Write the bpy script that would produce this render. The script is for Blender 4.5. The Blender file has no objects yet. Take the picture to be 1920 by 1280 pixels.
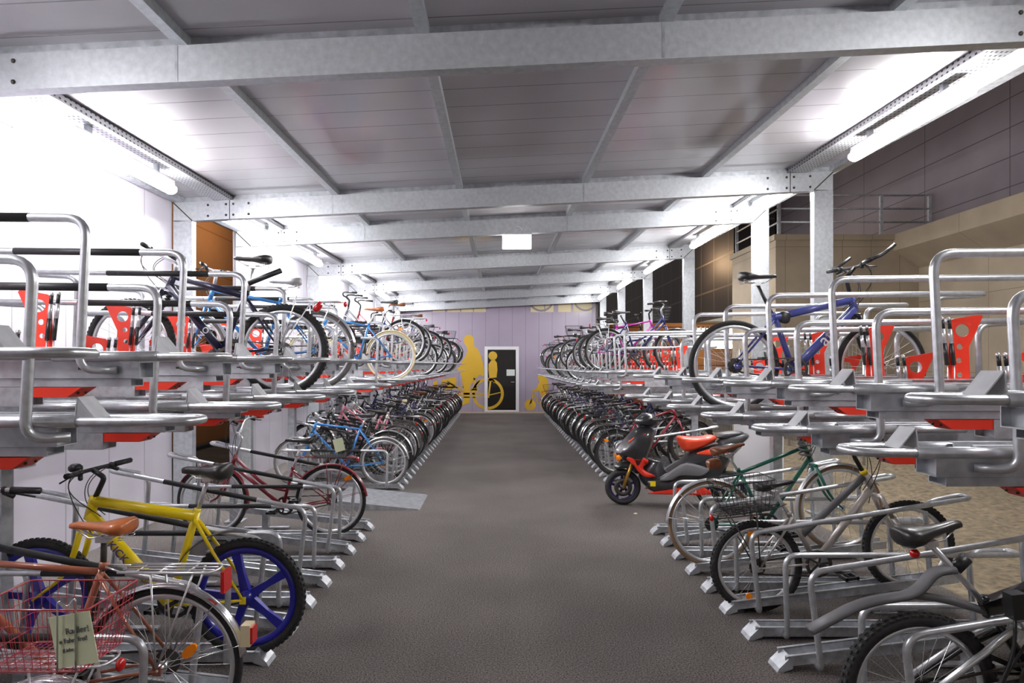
import bpy, math, random
from mathutils import Vector, Matrix
random.seed(7)
C = bpy.context.scene.collection
PI = math.pi
E, F, VX, VY = 1.65, 1212.0, 935.0, 684.0      # eye height, focal length in pixels, vanishing point

def at(px, py, Y):
    return Vector(((px - VX) * Y / F, Y, E - (py - VY) * Y / F))

# ------------------------------------------------------------------ materials
MATS = {}
def srgb(r, g, b):
    f = lambda c: (c / 12.92 if c <= .04045 else ((c + .055) / 1.055) ** 2.4)
    return (f(r / 255), f(g / 255), f(b / 255), 1)

def mat(name, col, rough=.5, metal=0.0, emit=0, noise=None, bump=0, spec=.5, alpha=1.0, coat=0):
    if name in MATS: return MATS[name]
    m = bpy.data.materials.new(name); m.use_nodes = True
    nt = m.node_tree; b = nt.nodes['Principled BSDF']
    if len(col) == 3: col = (*col, 1)
    b.inputs['Base Color'].default_value = col
    b.inputs['Roughness'].default_value = rough
    b.inputs['Metallic'].default_value = metal
    b.inputs['Specular IOR Level'].default_value = spec
    b.inputs['Coat Weight'].default_value = coat
    b.inputs['Alpha'].default_value = alpha
    if emit:
        b.inputs['Emission Color'].default_value = col
        b.inputs['Emission Strength'].default_value = emit
    if noise:                                    # (scale, amount, detail)
        tc = nt.nodes.new('ShaderNodeTexCoord'); n = nt.nodes.new('ShaderNodeTexNoise')
        n.inputs['Scale'].default_value = noise[0]; n.inputs['Detail'].default_value = noise[2] if len(noise) > 2 else 4
        nt.links.new(tc.outputs['Object'], n.inputs['Vector'])
        r = nt.nodes.new('ShaderNodeValToRGB'); a = noise[1]
        r.color_ramp.elements[0].position = .3; r.color_ramp.elements[1].position = .7
        r.color_ramp.elements[0].color = (*[max(0, c * (1 - a)) for c in col[:3]], 1)
        r.color_ramp.elements[1].color = (*[min(1, c * (1 + a)) for c in col[:3]], 1)
        nt.links.new(n.outputs['Fac'], r.inputs['Fac']); nt.links.new(r.outputs['Color'], b.inputs['Base Color'])
        if bump:
            bp = nt.nodes.new('ShaderNodeBump'); bp.inputs['Strength'].default_value = bump; bp.inputs['Distance'].default_value = .01
            nt.links.new(n.outputs['Fac'], bp.inputs['Height']); nt.links.new(bp.outputs['Normal'], b.inputs['Normal'])
    MATS[name] = m
    return m

def stripes_mat(name, col, axis, period, width, dark, rough=.5, metal=0, noise=None, axis2=None, period2=1, spec=.5, bump=.3):
    """surface with thin seams every «period» metres along an axis (object coordinates)"""
    m = mat(name, col, rough, metal, noise=noise, spec=spec)
    nt = m.node_tree; b = nt.nodes['Principled BSDF']; L = nt.links.new
    tc = nt.nodes.new('ShaderNodeTexCoord'); sp = nt.nodes.new('ShaderNodeSeparateXYZ'); L(tc.outputs['Object'], sp.inputs[0])
    def seam(ax, per):
        d = nt.nodes.new('ShaderNodeMath'); d.operation = 'DIVIDE'; d.inputs[1].default_value = per; L(sp.outputs[ax], d.inputs[0])
        f = nt.nodes.new('ShaderNodeMath'); f.operation = 'FRACT'; L(d.outputs[0], f.inputs[0])
        l = nt.nodes.new('ShaderNodeMath'); l.operation = 'LESS_THAN'; l.inputs[1].default_value = width / per; L(f.outputs[0], l.inputs[0])
        return l.outputs[0]
    s = seam(axis, period)
    if axis2:
        x = nt.nodes.new('ShaderNodeMath'); x.operation = 'MAXIMUM'; L(s, x.inputs[0]); L(seam(axis2, period2), x.inputs[1]); s = x.outputs[0]
    mx = nt.nodes.new('ShaderNodeMix'); mx.data_type = 'RGBA'
    src = b.inputs['Base Color'].links[0].from_socket if b.inputs['Base Color'].links else None
    L(s, mx.inputs['Factor'])
    if src: L(src, mx.inputs['A'])
    else: mx.inputs['A'].default_value = b.inputs['Base Color'].default_value
    mx.inputs['B'].default_value = (*dark, 1) if len(dark) == 3 else dark
    L(mx.outputs['Result'], b.inputs['Base Color'])
    inv = nt.nodes.new('ShaderNodeMath'); inv.operation = 'SUBTRACT'; inv.inputs[0].default_value = 1; L(s, inv.inputs[1])
    bp = nt.nodes.new('ShaderNodeBump'); bp.inputs['Strength'].default_value = bump; bp.inputs['Distance'].default_value = .01
    L(inv.outputs[0], bp.inputs['Height']); L(bp.outputs['Normal'], b.inputs['Normal'])
    return m

def perforated_mat():
    m = mat('perforated_steel', (.55, .56, .58), .4, .6)
    nt = m.node_tree; b = nt.nodes['Principled BSDF']; L = nt.links.new
    tc = nt.nodes.new('ShaderNodeTexCoord'); mp = nt.nodes.new('ShaderNodeMapping'); mp.inputs['Scale'].default_value = (30, 18, 30)
    L(tc.outputs['Object'], mp.inputs[0])
    fr = nt.nodes.new('ShaderNodeVectorMath'); fr.operation = 'FRACTION'; L(mp.outputs[0], fr.inputs[0])
    sp = nt.nodes.new('ShaderNodeSeparateXYZ'); L(fr.outputs[0], sp.inputs[0])
    def band(sock):
        a = nt.nodes.new('ShaderNodeMath'); a.operation = 'COMPARE'; a.inputs[1].default_value = .5; a.inputs[2].default_value = .2; L(sock, a.inputs[0]); return a.outputs[0]
    a = nt.nodes.new('ShaderNodeMath'); a.operation = 'MULTIPLY'; L(band(sp.outputs[1]), a.inputs[0])
    gm = nt.nodes.new('ShaderNodeNewGeometry'); gs = nt.nodes.new('ShaderNodeSeparateXYZ'); L(gm.outputs['Normal'], gs.inputs[0])
    ab = nt.nodes.new('ShaderNodeMath'); ab.operation = 'ABSOLUTE'; L(gs.outputs[2], ab.inputs[0]); gt = nt.nodes.new('ShaderNodeMath'); gt.operation = 'GREATER_THAN'; gt.inputs[1].default_value = .7; L(ab.outputs[0], gt.inputs[0])
    pk = nt.nodes.new('ShaderNodeMix'); L(gt.outputs[0], pk.inputs['Factor']); L(band(sp.outputs[2]), pk.inputs['A']); L(band(sp.outputs[0]), pk.inputs['B']); L(pk.outputs['Result'], a.inputs[1])
    mx = nt.nodes.new('ShaderNodeMix'); mx.data_type = 'RGBA'; mx.inputs['A'].default_value = (.55, .56, .58, 1); mx.inputs['B'].default_value = (.04, .04, .045, 1)
    L(a.outputs[0], mx.inputs['Factor']); L(mx.outputs['Result'], b.inputs['Base Color'])
    return m

GALV = mat('galvanized_steel', (.56, .58, .61), .38, .72, noise=(22, .22, 3))
GALV2 = mat('galvanized_tube', (.60, .615, .64), .33, .75, noise=(30, .12, 3))
GALVD = mat('galvanized_plate', (.48, .50, .53), .42, .65, noise=(16, .2, 3))
STOPM = mat('stop_plate', (.62, .63, .65), .55, .25, noise=(20, .1, 3))
ALU = mat('aluminium', (.78, .79, .81), .3, .8)
CHROME = mat('chrome', (.82, .82, .83), .15, 1)
RUBBER = mat('tire_rubber', (.018, .017, .017), .75, noise=(60, .4))
RUBBERG = mat('grey_tire', (.14, .13, .125), .75)
TANTIRE = mat('tan_tire', (.25, .16, .09), .7)
BLACKP = mat('black_plastic', (.015, .015, .016), .4)
BLACKS = mat('black_sleeve', (.012, .012, .013), .55)
DARKST = mat('dark_steel', (.07, .065, .06), .45, .6)
RIMD = mat('dull_rim', (.3, .3, .31), .4, .7)
SPOKE = mat('spoke_steel', (.7, .7, .7), .3, .8)
RED = mat('orange_red_paint', srgb(226, 50, 24), .4, coat=.2)
REDL = mat('red_lens', srgb(200, 14, 14), .15, coat=.6)
ORANGE = mat('orange_reflector', srgb(255, 140, 0), .2, coat=.6)
PAPER = mat('pale_paper', srgb(222, 228, 190), .8)
INK = mat('ink', (.15, .15, .15), .8)
WHITEP = mat('white_paint', (.75, .75, .76), .45)
TAN = mat('tan_leather', srgb(176, 98, 48), .35, noise=(12, .25), coat=.3)
BROWNL = mat('brown_leather', srgb(120, 66, 34), .4, noise=(14, .3), coat=.2)
SADBLK = mat('black_saddle', (.02, .019, .018), .38, coat=.15)
GREYP = mat('grey_plastic', (.13, .13, .135), .5)
PERF = perforated_mat()
def paint(name, r, g, b, rough=.3, metal=0):
    return mat(name, srgb(r, g, b), rough, metal, coat=.5)
YELLOW = paint('yellow_paint', 245, 215, 0)
BLUEMAG = paint('blue_wheel_plastic', 30, 30, 150)
COPPER = paint('copper_paint', 160, 92, 66)
MAROON = paint('maroon_paint', 122, 18, 34)
SKYB = paint('sky_blue_paint', 52, 124, 190)
NAVY = paint('navy_paint', 26, 27, 56)
BLUEV = paint('violet_blue_paint', 66, 74, 140)
SILVERP = paint('silver_paint', 205, 200, 194, .28, .6)
GREENP = paint('dark_green_paint', 24, 104, 84)
BLACKF = paint('black_paint', 16, 16, 18)
PINK = paint('pink_paint', 236, 140, 158)
MAGENTA = paint('magenta_paint', 170, 40, 140)
DBLUE = paint('dark_blue_paint', 30, 36, 96)
WHITEF = paint('white_frame_paint', 215, 215, 215)
GREYF = paint('grey_frame_paint', 96, 98, 104)
DGREEN = paint('bottle_green_paint', 20, 58, 40)
PURPLE = paint('purple_paint', 70, 50, 110)
CREAM = mat('cream_plastic', srgb(222, 208, 170), .4, coat=.3)
REDWIRE = paint('red_wire', 176, 44, 56)
REDBRIGHT = paint('bright_red_paint', 220, 46, 24)
SEATRED = mat('orange_red_vinyl', srgb(240, 78, 44), .4, coat=.2)

# ------------------------------------------------------------------ mesh builder
def fillet(pts, r, k=5):
    pts = [Vector(p) for p in pts]; out = [pts[0]]
    for i in range(1, len(pts) - 1):
        p, a, b = pts[i], pts[i - 1], pts[i + 1]
        u, v = (a - p), (b - p); d = min(r, u.length * .49, v.length * .49)
        p0, p1 = p + u.normalized() * d, p + v.normalized() * d
        for j in range(k + 1):
            t = j / k
            out.append(p0 * (1 - t) ** 2 + p * 2 * t * (1 - t) + p1 * t * t)
    out.append(pts[-1])
    return out

class MB:
    def __init__(s): s.v = []; s.f = []; s.sm = []; s.mi = []
    def add(s, vs, fs, smooth=True, m=0):
        o = len(s.v); s.v += [tuple(v) for v in vs]
        for f in fs: s.f.append([i + o for i in f]); s.sm.append(smooth); s.mi.append(m)
        return s
    def box(s, x0, x1, y0, y1, z0, z1, m=0):
        vs = [(x, y, z) for x in (x0, x1) for y in (y0, y1) for z in (z0, z1)]
        return s.add(vs, [(0, 1, 3, 2), (4, 6, 7, 5), (0, 4, 5, 1), (2, 3, 7, 6), (0, 2, 6, 4), (1, 5, 7, 3)], False, m)
    def bar(s, p0, p1, w, h, m=0, up=(0, 0, 1)):
        p0, p1 = Vector(p0), Vector(p1); d = (p1 - p0).normalized(); up = Vector(up)
        x = d.cross(up).normalized(); u = x.cross(d).normalized()
        vs = [p + x * (a * w / 2) + u * (b * h / 2) for p in (p0, p1) for a in (-1, 1) for b in (-1, 1)]
        return s.add(vs, [(0, 1, 3, 2), (4, 6, 7, 5), (0, 4, 5, 1), (2, 3, 7, 6), (0, 2, 6, 4), (1, 5, 7, 3)], False, m)
    def tube(s, path, r, n=8, closed=False, m=0, r1=None, cap=True, sy=1.0):
        P = [Vector(p) for p in path]; N = len(P)
        if N < 2: return s
        T = []
        for i in range(N):
            a = P[(i - 1) % N] if (closed or i > 0) else P[i]; b = P[(i + 1) % N] if (closed or i < N - 1) else P[i]
            t = (b - a); T.append(t.normalized() if t.length > 1e-9 else Vector((0, 0, 1)))
        ref = Vector((0, 0, 1)) if abs(T[0].z) < .9 else Vector((0, 1, 0))
        u = T[0].cross(ref).normalized(); vs = []
        for i in range(N):
            u = (u - T[i] * u.dot(T[i])).normalized(); w = T[i].cross(u)
            rr = r if r1 is None else r + (r1 - r) * i / (N - 1)
            for k in range(n):
                a = 2 * PI * k / n; vs.append(P[i] + u * (math.cos(a) * rr) + w * (math.sin(a) * rr * sy))
        fs = []
        for i in range(N if closed else N - 1):
            j = (i + 1) % N
            for k in range(n):
                l = (k + 1) % n; fs.append((i * n + k, i * n + l, j * n + l, j * n + k))
        if cap and not closed: fs += [tuple(range(n))[::-1], tuple((N - 1) * n + k for k in range(n))]
        return s.add(vs, fs, True, m)
    def ring(s, cx, cz, R, prof, N=48, m=0, a0=0, a1=2 * PI, cy=0):
        """sweep a closed profile of (radial, lateral) offsets round the y axis"""
        full = abs(a1 - a0 - 2 * PI) < 1e-6; n = len(prof); vs = []; M = N if full else N + 1
        for i in range(M):
            a = a0 + (a1 - a0) * i / N; ca, sa = math.cos(a), math.sin(a)
            for (dr, dy) in prof: vs.append((cx + (R + dr) * ca, cy + dy, cz + (R + dr) * sa))
        fs = []
        for i in range(N):
            j = (i + 1) % M
            for k in range(n):
                l = (k + 1) % n; fs.append((i * n + k, j * n + k, j * n + l, i * n + l))
        if not full: fs += [tuple(range(n)), tuple(N * n + k for k in range(n))[::-1]]
        return s.add(vs, fs, True, m)
    def torus(s, cx, cz, R, r, N=48, n=8, m=0, ry=None, cy=0, a0=0, a1=2 * PI):
        ry = ry or r
        return s.ring(cx, cz, R, [(r * math.cos(2 * PI * k / n), ry * math.sin(2 * PI * k / n)) for k in range(n)], N, m, a0, a1, cy)
    def disc(s, cx, cz, R, y0, y1, N=24, m=0):
        vs = [(cx + R * math.cos(2 * PI * i / N), y, cz + R * math.sin(2 * PI * i / N)) for y in (y0, y1) for i in range(N)]
        fs = [tuple(range(N)), tuple(range(N, 2 * N))[::-1]] + [(i, N + i, N + (i + 1) % N, (i + 1) % N) for i in range(N)]
        return s.add(vs, fs, False, m)
    def prism(s, poly, y0, y1, m=0):
        n = len(poly); vs = [(x, y, z) for y in (y0, y1) for (x, z) in poly]
        fs = [tuple(range(n)), tuple(range(n, 2 * n))[::-1]] + [(i, n + i, n + (i + 1) % n, (i + 1) % n) for i in range(n)]
        return s.add(vs, fs, False, m)
    def puff(s, poly, w, inset=.85, m=0, sub=2, yc=0):
        """side outline with a rounded, bulging thickness"""
        for _ in range(sub):
            q = []
            for i in range(len(poly)):
                a, b = poly[i], poly[(i + 1) % len(poly)]
                q += [(a[0] * .78 + b[0] * .22, a[1] * .78 + b[1] * .22), (a[0] * .22 + b[0] * .78, a[1] * .22 + b[1] * .78)]
            poly = q
        cx = sum(p[0] for p in poly) / len(poly); cz = sum(p[1] for p in poly) / len(poly); n = len(poly); vs = []
        lay = [(-1, inset - .12), (-.88, inset), (-.5, .97), (0, 1), (.5, .97), (.88, inset), (1, inset - .12)]
        for (t, k) in lay:
            vs += [(cx + (x - cx) * k, yc + t * w / 2, cz + (z - cz) * k) for (x, z) in poly]
        fs = [(j * n + i, (j + 1) * n + i, (j + 1) * n + (i + 1) % n, j * n + (i + 1) % n) for j in range(len(lay) - 1) for i in range(n)]
        fs += [tuple(range(n)), tuple(range((len(lay) - 1) * n, len(lay) * n))[::-1]]
        return s.add(vs, fs, True, m)
    def loft(s, secs, n=12, m=0):
        """saddle-like body: sections (x, half width, z top, z bottom)"""
        vs = []
        for (x, w, zt, zb) in secs:
            for k in range(n):
                a = 2 * PI * k / n; c, d = math.cos(a), math.sin(a)
                yy = w * math.copysign(abs(c) ** .8, c); zz = (zt + zb) / 2 + (zt - zb) / 2 * math.copysign(abs(d) ** .7, d)
                vs.append((x, yy, zz))
        fs = [(i * n + k, i * n + (k + 1) % n, (i + 1) * n + (k + 1) % n, (i + 1) * n + k) for i in range(len(secs) - 1) for k in range(n)]
        fs += [tuple(range(n))[::-1], tuple((len(secs) - 1) * n + k for k in range(n))]
        return s.add(vs, fs, True, m)
    def ball(s, c, r, m=0, n=8, sc=(1, 1, 1)):
        vs = []; fs = []
        for i in range(n // 2 + 1):
            th = PI * i / (n // 2)
            for k in range(n):
                ph = 2 * PI * k / n
                vs.append((c[0] + r * sc[0] * math.sin(th) * math.cos(ph), c[1] + r * sc[1] * math.sin(th) * math.sin(ph), c[2] + r * sc[2] * math.cos(th)))
        for i in range(n // 2):
            for k in range(n): fs.append((i * n + k, (i + 1) * n + k, (i + 1) * n + (k + 1) % n, i * n + (k + 1) % n))
        return s.add(vs, fs, True, m)
    def mesh(s, name):
        me = bpy.data.meshes.new(name); me.from_pydata(s.v, [], s.f)
        me.polygons.foreach_set('use_smooth', s.sm); me.polygons.foreach_set('material_index', s.mi)
        me.update(); me.validate(); return me

def put(name, me, mats, parent=None, loc=None, rot=None):
    if isinstance(me, MB): me = me.mesh(name)
    if not isinstance(mats, (list, tuple)): mats = [mats]
    while len(me.materials) < len(mats): me.materials.append(None)
    o = bpy.data.objects.new(name, me); C.objects.link(o)
    for i, m in enumerate(mats):
        o.material_slots[i].link = 'OBJECT'; o.material_slots[i].material = m
    if parent: o.parent = parent
    if loc: o.location = loc
    if rot: o.rotation_euler = rot
    return o
CACHE = {}
def cput(key, fn, name, mats, parent=None, loc=None, rot=None):
    if key not in CACHE: CACHE[key] = fn().mesh(name)
    return put(name, CACHE[key], mats, parent, loc, rot)
def tag(o, label, cat, group=None, kind=None):
    for cut in (' with chrome mudguards and', ' with black mudguards and'):
        if len(label.split()) > 15: label = label.replace(cut, ' with')
    o['label'] = label; o['category'] = cat
    if group: o['group'] = group
    if kind: o['kind'] = kind
    return o
def thing(name, label, cat, loc=(0, 0, 0), rot=(0, 0, 0), group=None):
    o = bpy.data.objects.new(name, None); C.objects.link(o); o.empty_display_size = .1
    o.location = loc; o.rotation_euler = rot
    return tag(o, label, cat, group)
def text(name, s, size, mtl, parent, loc, rot, align='CENTER', ext=.0012):
    cu = bpy.data.curves.new(name, 'FONT'); cu.body = s; cu.size = size; cu.align_x = align; cu.align_y = 'CENTER'; cu.extrude = ext
    t = bpy.data.objects.new(name, cu); C.objects.link(t)
    dg = bpy.context.evaluated_depsgraph_get(); dg.update()
    me = bpy.data.meshes.new_from_object(t.evaluated_get(dg)); me.name = name
    bpy.data.objects.remove(t)
    me.materials.clear()
    return put(name, me, mtl, parent, loc, rot)
ORD = ('first second third fourth fifth sixth seventh eighth ninth tenth eleventh twelfth thirteenth fourteenth fifteenth sixteenth '
       'seventeenth eighteenth nineteenth twentieth twenty-first twenty-second twenty-third twenty-fourth twenty-fifth twenty-sixth '
       'twenty-seventh twenty-eighth twenty-ninth thirtieth thirty-first thirty-second thirty-third thirty-fourth thirty-fifth thirty-sixth').split()

# ------------------------------------------------------------------ bicycles
def tire_bm(R, tr, knob):
    b = MB(); b.torus(0, 0, R - tr, tr, 56, 10)
    if knob:
        N = 62
        for i in range(N):
            for sgn in (-1, 0, 1):
                a = 2 * PI * (i + (.5 if sgn else 0)) / N; rr = R - (.008 if sgn else .001)
                p = Vector((rr * math.cos(a), sgn * tr * .62, rr * math.sin(a))); t = Vector((-math.sin(a), 0, math.cos(a)))
                b.bar(p - t * .008, p + t * .008, .013, .009, up=(math.cos(a), 0, math.sin(a)))
    return b
def rim_bm(R, tr):
    r0 = R - 2 * tr; return MB().ring(0, 0, r0, [(.006, -.013), (.006, .013), (-.012, .011), (-.02, 0), (-.012, -.011)], 56)
def spokes_bm(R, tr, n=28, r=.0014):
    b = MB(); ro = R - 2 * tr - .01
    for i in range(n):
        a = 2 * PI * i / n; off = (.45 if (i // 2) % 2 else -.45); sd = 1 if i % 2 else -1
        b.tube([(.022 * math.cos(a + off * 2), sd * .03, .022 * math.sin(a + off * 2)), (ro * math.cos(a), 0, ro * math.sin(a))], r, 3, cap=False)
    return b
def hub_bm():
    b = MB(); b.tube([(0, -.05, 0), (0, .05, 0)], .016, 10); b.disc(0, 0, .026, -.035, -.028, 14); b.disc(0, 0, .026, .028, .035, 14)
    b.tube([(0, -.07, 0), (0, .07, 0)], .006, 6); return b
def mag_bm(R, tr):
    b = MB(); r0 = R - 2 * tr; b.ring(0, 0, r0, [(.006, -.014), (.006, .014), (-.03, .014), (-.03, -.014)], 56)
    for i in range(5):
        a = 2 * PI * i / 5 + PI / 2 - .25; d = Vector((math.cos(a), 0, math.sin(a))); t = Vector((-d.z, 0, d.x))
        vs = []
        for (rr, w, y) in ((.03, .026, .02), (r0 * .5, .018, .014), (r0 - .02, .026, .013)):
            for (sa, sy) in ((-1, -1), (1, -1), (1, 1), (-1, 1)): p = d * rr + t * (w * sa); vs.append((p.x, y * sy, p.z))
        fs = [(j * 4 + k, j * 4 + (k + 1) % 4, j * 4 + 4 + (k + 1) % 4, j * 4 + 4 + k) for j in (0, 1) for k in range(4)]
        b.add(vs, fs, False)
    b.tube([(0, -.045, 0), (0, .045, 0)], .04, 16); return b
def sprocket_bm():
    b = MB()
    for i in range(5): b.disc(0, 0, .028 + .007 * i, -.02 - .004 * (5 - i), -.0185 - .004 * (5 - i), 20)
    return b
def fender_bm(R, tw, a0, a1):
    w = tw + .012; pr = []
    for k in range(6): t = -1 + 2 * k / 5; pr.append((.016 - .012 * t * t, w * t))
    for k in range(6): t = 1 - 2 * k / 5; pr.append((.013 - .012 * t * t, w * t))
    b = MB().ring(0, 0, R, pr, 26, 0, a0, a1)
    for a in (a0 + .15, a0 + .75):                       # stays
        for sy in (-1, 1): b.tube([(0, sy * .06, 0), ((R + .005) * math.cos(a), sy * w, (R + .005) * math.sin(a))], .0025, 4)
    return b
def saddle_bm(L=.27, W=.075, thick=.045):
    S = [(-.13, .02, .018, -.02), (-.125, .62 * W, .024, -.034), (-.10, W, .026, -.042), (-.06, W * .93, .02, -.04), (0, W * .55, .008, -.028),
         (.06, W * .33, .006, -.024), (.11, W * .28, .01, -.02), (.135, W * .22, .004, -.018), (.142, .006, -.004, -.01)]
    k = thick / .045; return MB().loft([(x * L / .27, w, zt, zb * k) for (x, w, zt, zb) in S], 14)
def saddle_rail_bm():
    b = MB()
    for sy in (-1, 1): b.tube([(-.1, sy * .04, -.03), (-.05, sy * .022, -.055), (.05, sy * .02, -.055), (.11, sy * .01, -.02)], .0035, 6)
    b.box(-.025, .02, -.025, .025, -.075, -.05)
    for sy in (-1, 1):
        b.tube([(-.1 + .012 * math.cos(t) , sy * .04 + .012 * math.sin(t), -.06 + .03 * t / (6 * PI)) for t in [i * .6 for i in range(32)]], .002, 4)
    return b
def basket_bm(lx, ly, h, fl=.8, n=9):
    b = MB()
    def rect(k, z): return [(sx * lx / 2 * k, sy * ly / 2 * k, z) for (sx, sy) in ((-1, -1), (1, -1), (1, 1), (-1, 1))]
    for (z, r) in ((h, .0035), (h * .72, .0016), (h * .48, .0016), (h * .24, .0016), (0, .0025)):
        q = rect(fl + (1 - fl) * z / h, z); b.tube(fillet(q + [q[0]], .02, 3), r, 5, cap=False)
    for side in range(4):
        for i in range(n):
            t = i / n; p = []
            for z in (0, h):
                q = rect(fl + (1 - fl) * z / h, z); a, c = Vector(q[side]), Vector(q[(side + 1) % 4]); p.append(a.lerp(c, t))
            b.tube(p, .0015, 4, cap=False)
    for i in range(n + 4):
        t = -1 + 2 * (i + .5) / (n + 4); b.tube([(lx * fl / 2 * t, -ly * fl / 2, 0), (lx * fl / 2 * t, ly * fl / 2, 0)], .0014, 4, cap=False)
    for i in range(n):
        t = -1 + 2 * (i + .5) / n; b.tube([(-lx * fl / 2, ly * fl / 2 * t, 0), (lx * fl / 2, ly * fl / 2 * t, 0)], .0014, 4, cap=False)
    return b

def geo(sp):
    R = sp.get('R', .335); wb = sp.get('wb', 1.06)
    g = dict(R=R, wb=wb, tr=sp.get('tr', .018))
    g['bb'] = sp.get('bb', (.44, R - .055)); g['st'] = sp.get('st', (.295, .76)); g['ht'] = sp.get('ht', (wb - .215, .87)); g['hb'] = sp.get('hb', (wb - .175, .74))
    g['sad'] = sp.get('sad', (.22, .97)); g['clamp'] = sp.get('clamp', (wb - .19, 1.02)); g['stem'] = sp.get('stem', (wb - .235, .97))
    return g

def frame_bm(g, sp):
    b = MB(); V = lambda p, y=0: (p[0], y, p[1]); k = sp.get('fat', 1.0)
    ht, hb, bb, st = (Vector((*g[n], 0)) for n in ('ht', 'hb', 'bb', 'st'))
    mix = lambda a, c, t: (a[0] + (c[0] - a[0]) * t, a[1] + (c[1] - a[1]) * t)
    b.tube([V(ht), V(hb)], .019 * k ** .5, 10)
    kind = sp.get('frame', 'diamond')
    b.tube([V(mix(hb, ht, .2)), V(bb)], .017 * k, 10)
    if kind == 'diamond': b.tube([V(mix(hb, ht, .8)), V(mix(bb, st, .95))], .0145 * k, 10)
    elif kind == 'step':
        m1 = mix(hb, ht, .75); m2 = mix(bb, st, .42)
        md = ((m1[0] * .42 + m2[0] * .58), m2[1] + .04)
        b.tube(fillet([V(m1), V(md), V(m2)], .22, 8), .0135 * k, 10)
    elif kind == 'low': b.tube([V(mix(hb, ht, .9)), V(mix(bb, st, .55))], .0135 * k, 10)
    b.tube([V(bb), V(st)], .015 * k ** .5, 10)
    b.tube([(bb[0], -.036, bb[1]), (bb[0], .036, bb[1])], .023, 12)
    for sy in (-1, 1):
        s = mix(bb, st, .93)
        if kind == 'sus': s = mix(bb, st, .6)
        b.tube([(s[0], sy * .014, s[1]), (s[0] * .6, sy * .045, g['R'] + (s[1] - g['R']) * .6), (0, sy * .062, g['R'])], .0085 * k ** .4, 8, r1=.007)
        b.tube([(bb[0] - .01, sy * .022, bb[1]), (.3, sy * .045, bb[1] + .01), (0, sy * .062, g['R'])], .0095, 8, r1=.007)
        b.box(-.015, .02, sy * .062 - .003, sy * .062 + .003, g['R'] - .022, g['R'] + .018)
    b.tube([V((st[0] + .0, st[1] - .012)), V((st[0] - .006, st[1] + .018))], .0185, 10)
    return b
def fork_bm(g, sp):
    b = MB(); hb = g['hb']; R, wb = g['R'], g['wb']; tw = g['tr'] + .025
    dx, dz = g['hb'][0] - g['ht'][0], g['hb'][1] - g['ht'][1]; l = math.hypot(dx, dz); dx, dz = dx / l, dz / l
    cr = (hb[0] + dx * .03, hb[1] + dz * .03)
    b.tube([(cr[0], -tw - .012, cr[1]), (cr[0], tw + .012, cr[1])], .015, 8)
    for sy in (-1, 1):
        if sp.get('sus'):
            m = (cr[0] + (wb - cr[0]) * .35, cr[1] + (R - cr[1]) * .4)
            b.tube([(cr[0], sy * (tw + .01), cr[1] + .02), (m[0], sy * (tw + .01), m[1])], .014, 8)
            b.tube([(m[0], sy * (tw + .01), m[1]), (wb, sy * (tw + .012), R)], .02, 10, r1=.014)
        else:
            k = .7; m = (cr[0] + dx * .27, cr[1] + dz * .27)
            b.tube(fillet([(cr[0], sy * (tw), cr[1]), (m[0], sy * (tw + .006), m[1]), (wb, sy * (tw + .012), R)], .12, 5), .0125 * sp.get('fat', 1) ** .5, 8, r1=.007)
    return b
def boot_bm(g, sp):
    b = MB(); hb = g['hb']; R, wb = g['R'], g['wb']; tw = g['tr'] + .025
    for sy in (-1, 1):
        for i in range(9):
            t = .04 + .045 * i; x, z = hb[0] + (wb - hb[0]) * t + .01, hb[1] - .03 + (R - hb[1]) * t
            b.ball((x, sy * (tw + .01), z), .023, n=10, sc=(1, 1, .55))
    return b
def bar_bm(sp, g):
    b = MB(); c = g['clamp']; k = sp.get('bar', 'flat'); W = sp.get('W', .29); u = W / .29
    if k == 'flat' or k == 'barend':
        b.tube([(c[0] - .05, -W, c[1] + .01), (c[0], -.06, c[1]), (c[0], .06, c[1]), (c[0] - .05, W, c[1] + .01)], .0115, 8)
        if k == 'barend':
            for sy in (-1, 1): b.tube(fillet([(c[0] - .05, sy * W, c[1] + .01), (c[0] + .03, sy * (W + .005), c[1] + .045), (c[0] + .12, sy * (W - .01), c[1] + .115)], .03), .0125, 8)
    elif k == 'swept':
        for sy in (-1, 1): b.tube(fillet([(c[0], 0, c[1]), (c[0] + .035, sy * .1, c[1] + .015), (c[0] + .01, sy * .22 * u, c[1] + .06), (c[0] - .2, sy * .27 * u, c[1] + .045)], .07), .011, 8)
    elif k == 'upright':
        for sy in (-1, 1): b.tube(fillet([(c[0], 0, c[1]), (c[0] + .01, sy * .07, c[1] + .01), (c[0] + .0, sy * .16 * u, c[1] + .13), (c[0] - .13, sy * .26 * u, c[1] + .14)], .06), .011, 8)
    return b
def grip_ends(sp, g):
    c = g['clamp']; k = sp.get('bar', 'flat'); W = sp.get('W', .29); u = W / .29
    if k in ('flat', 'barend'): return [[(c[0] - .03, s * .17 * u, c[1] + .006), (c[0] - .05, s * W, c[1] + .01)] for s in (-1, 1)]
    if k == 'swept': return [[(c[0] - .085, s * .245 * u, c[1] + .053), (c[0] - .205, s * .27 * u, c[1] + .045)] for s in (-1, 1)]
    return [[(c[0] - .06, s * .215 * u, c[1] + .137), (c[0] - .14, s * .265 * u, c[1] + .14)] for s in (-1, 1)]
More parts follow.
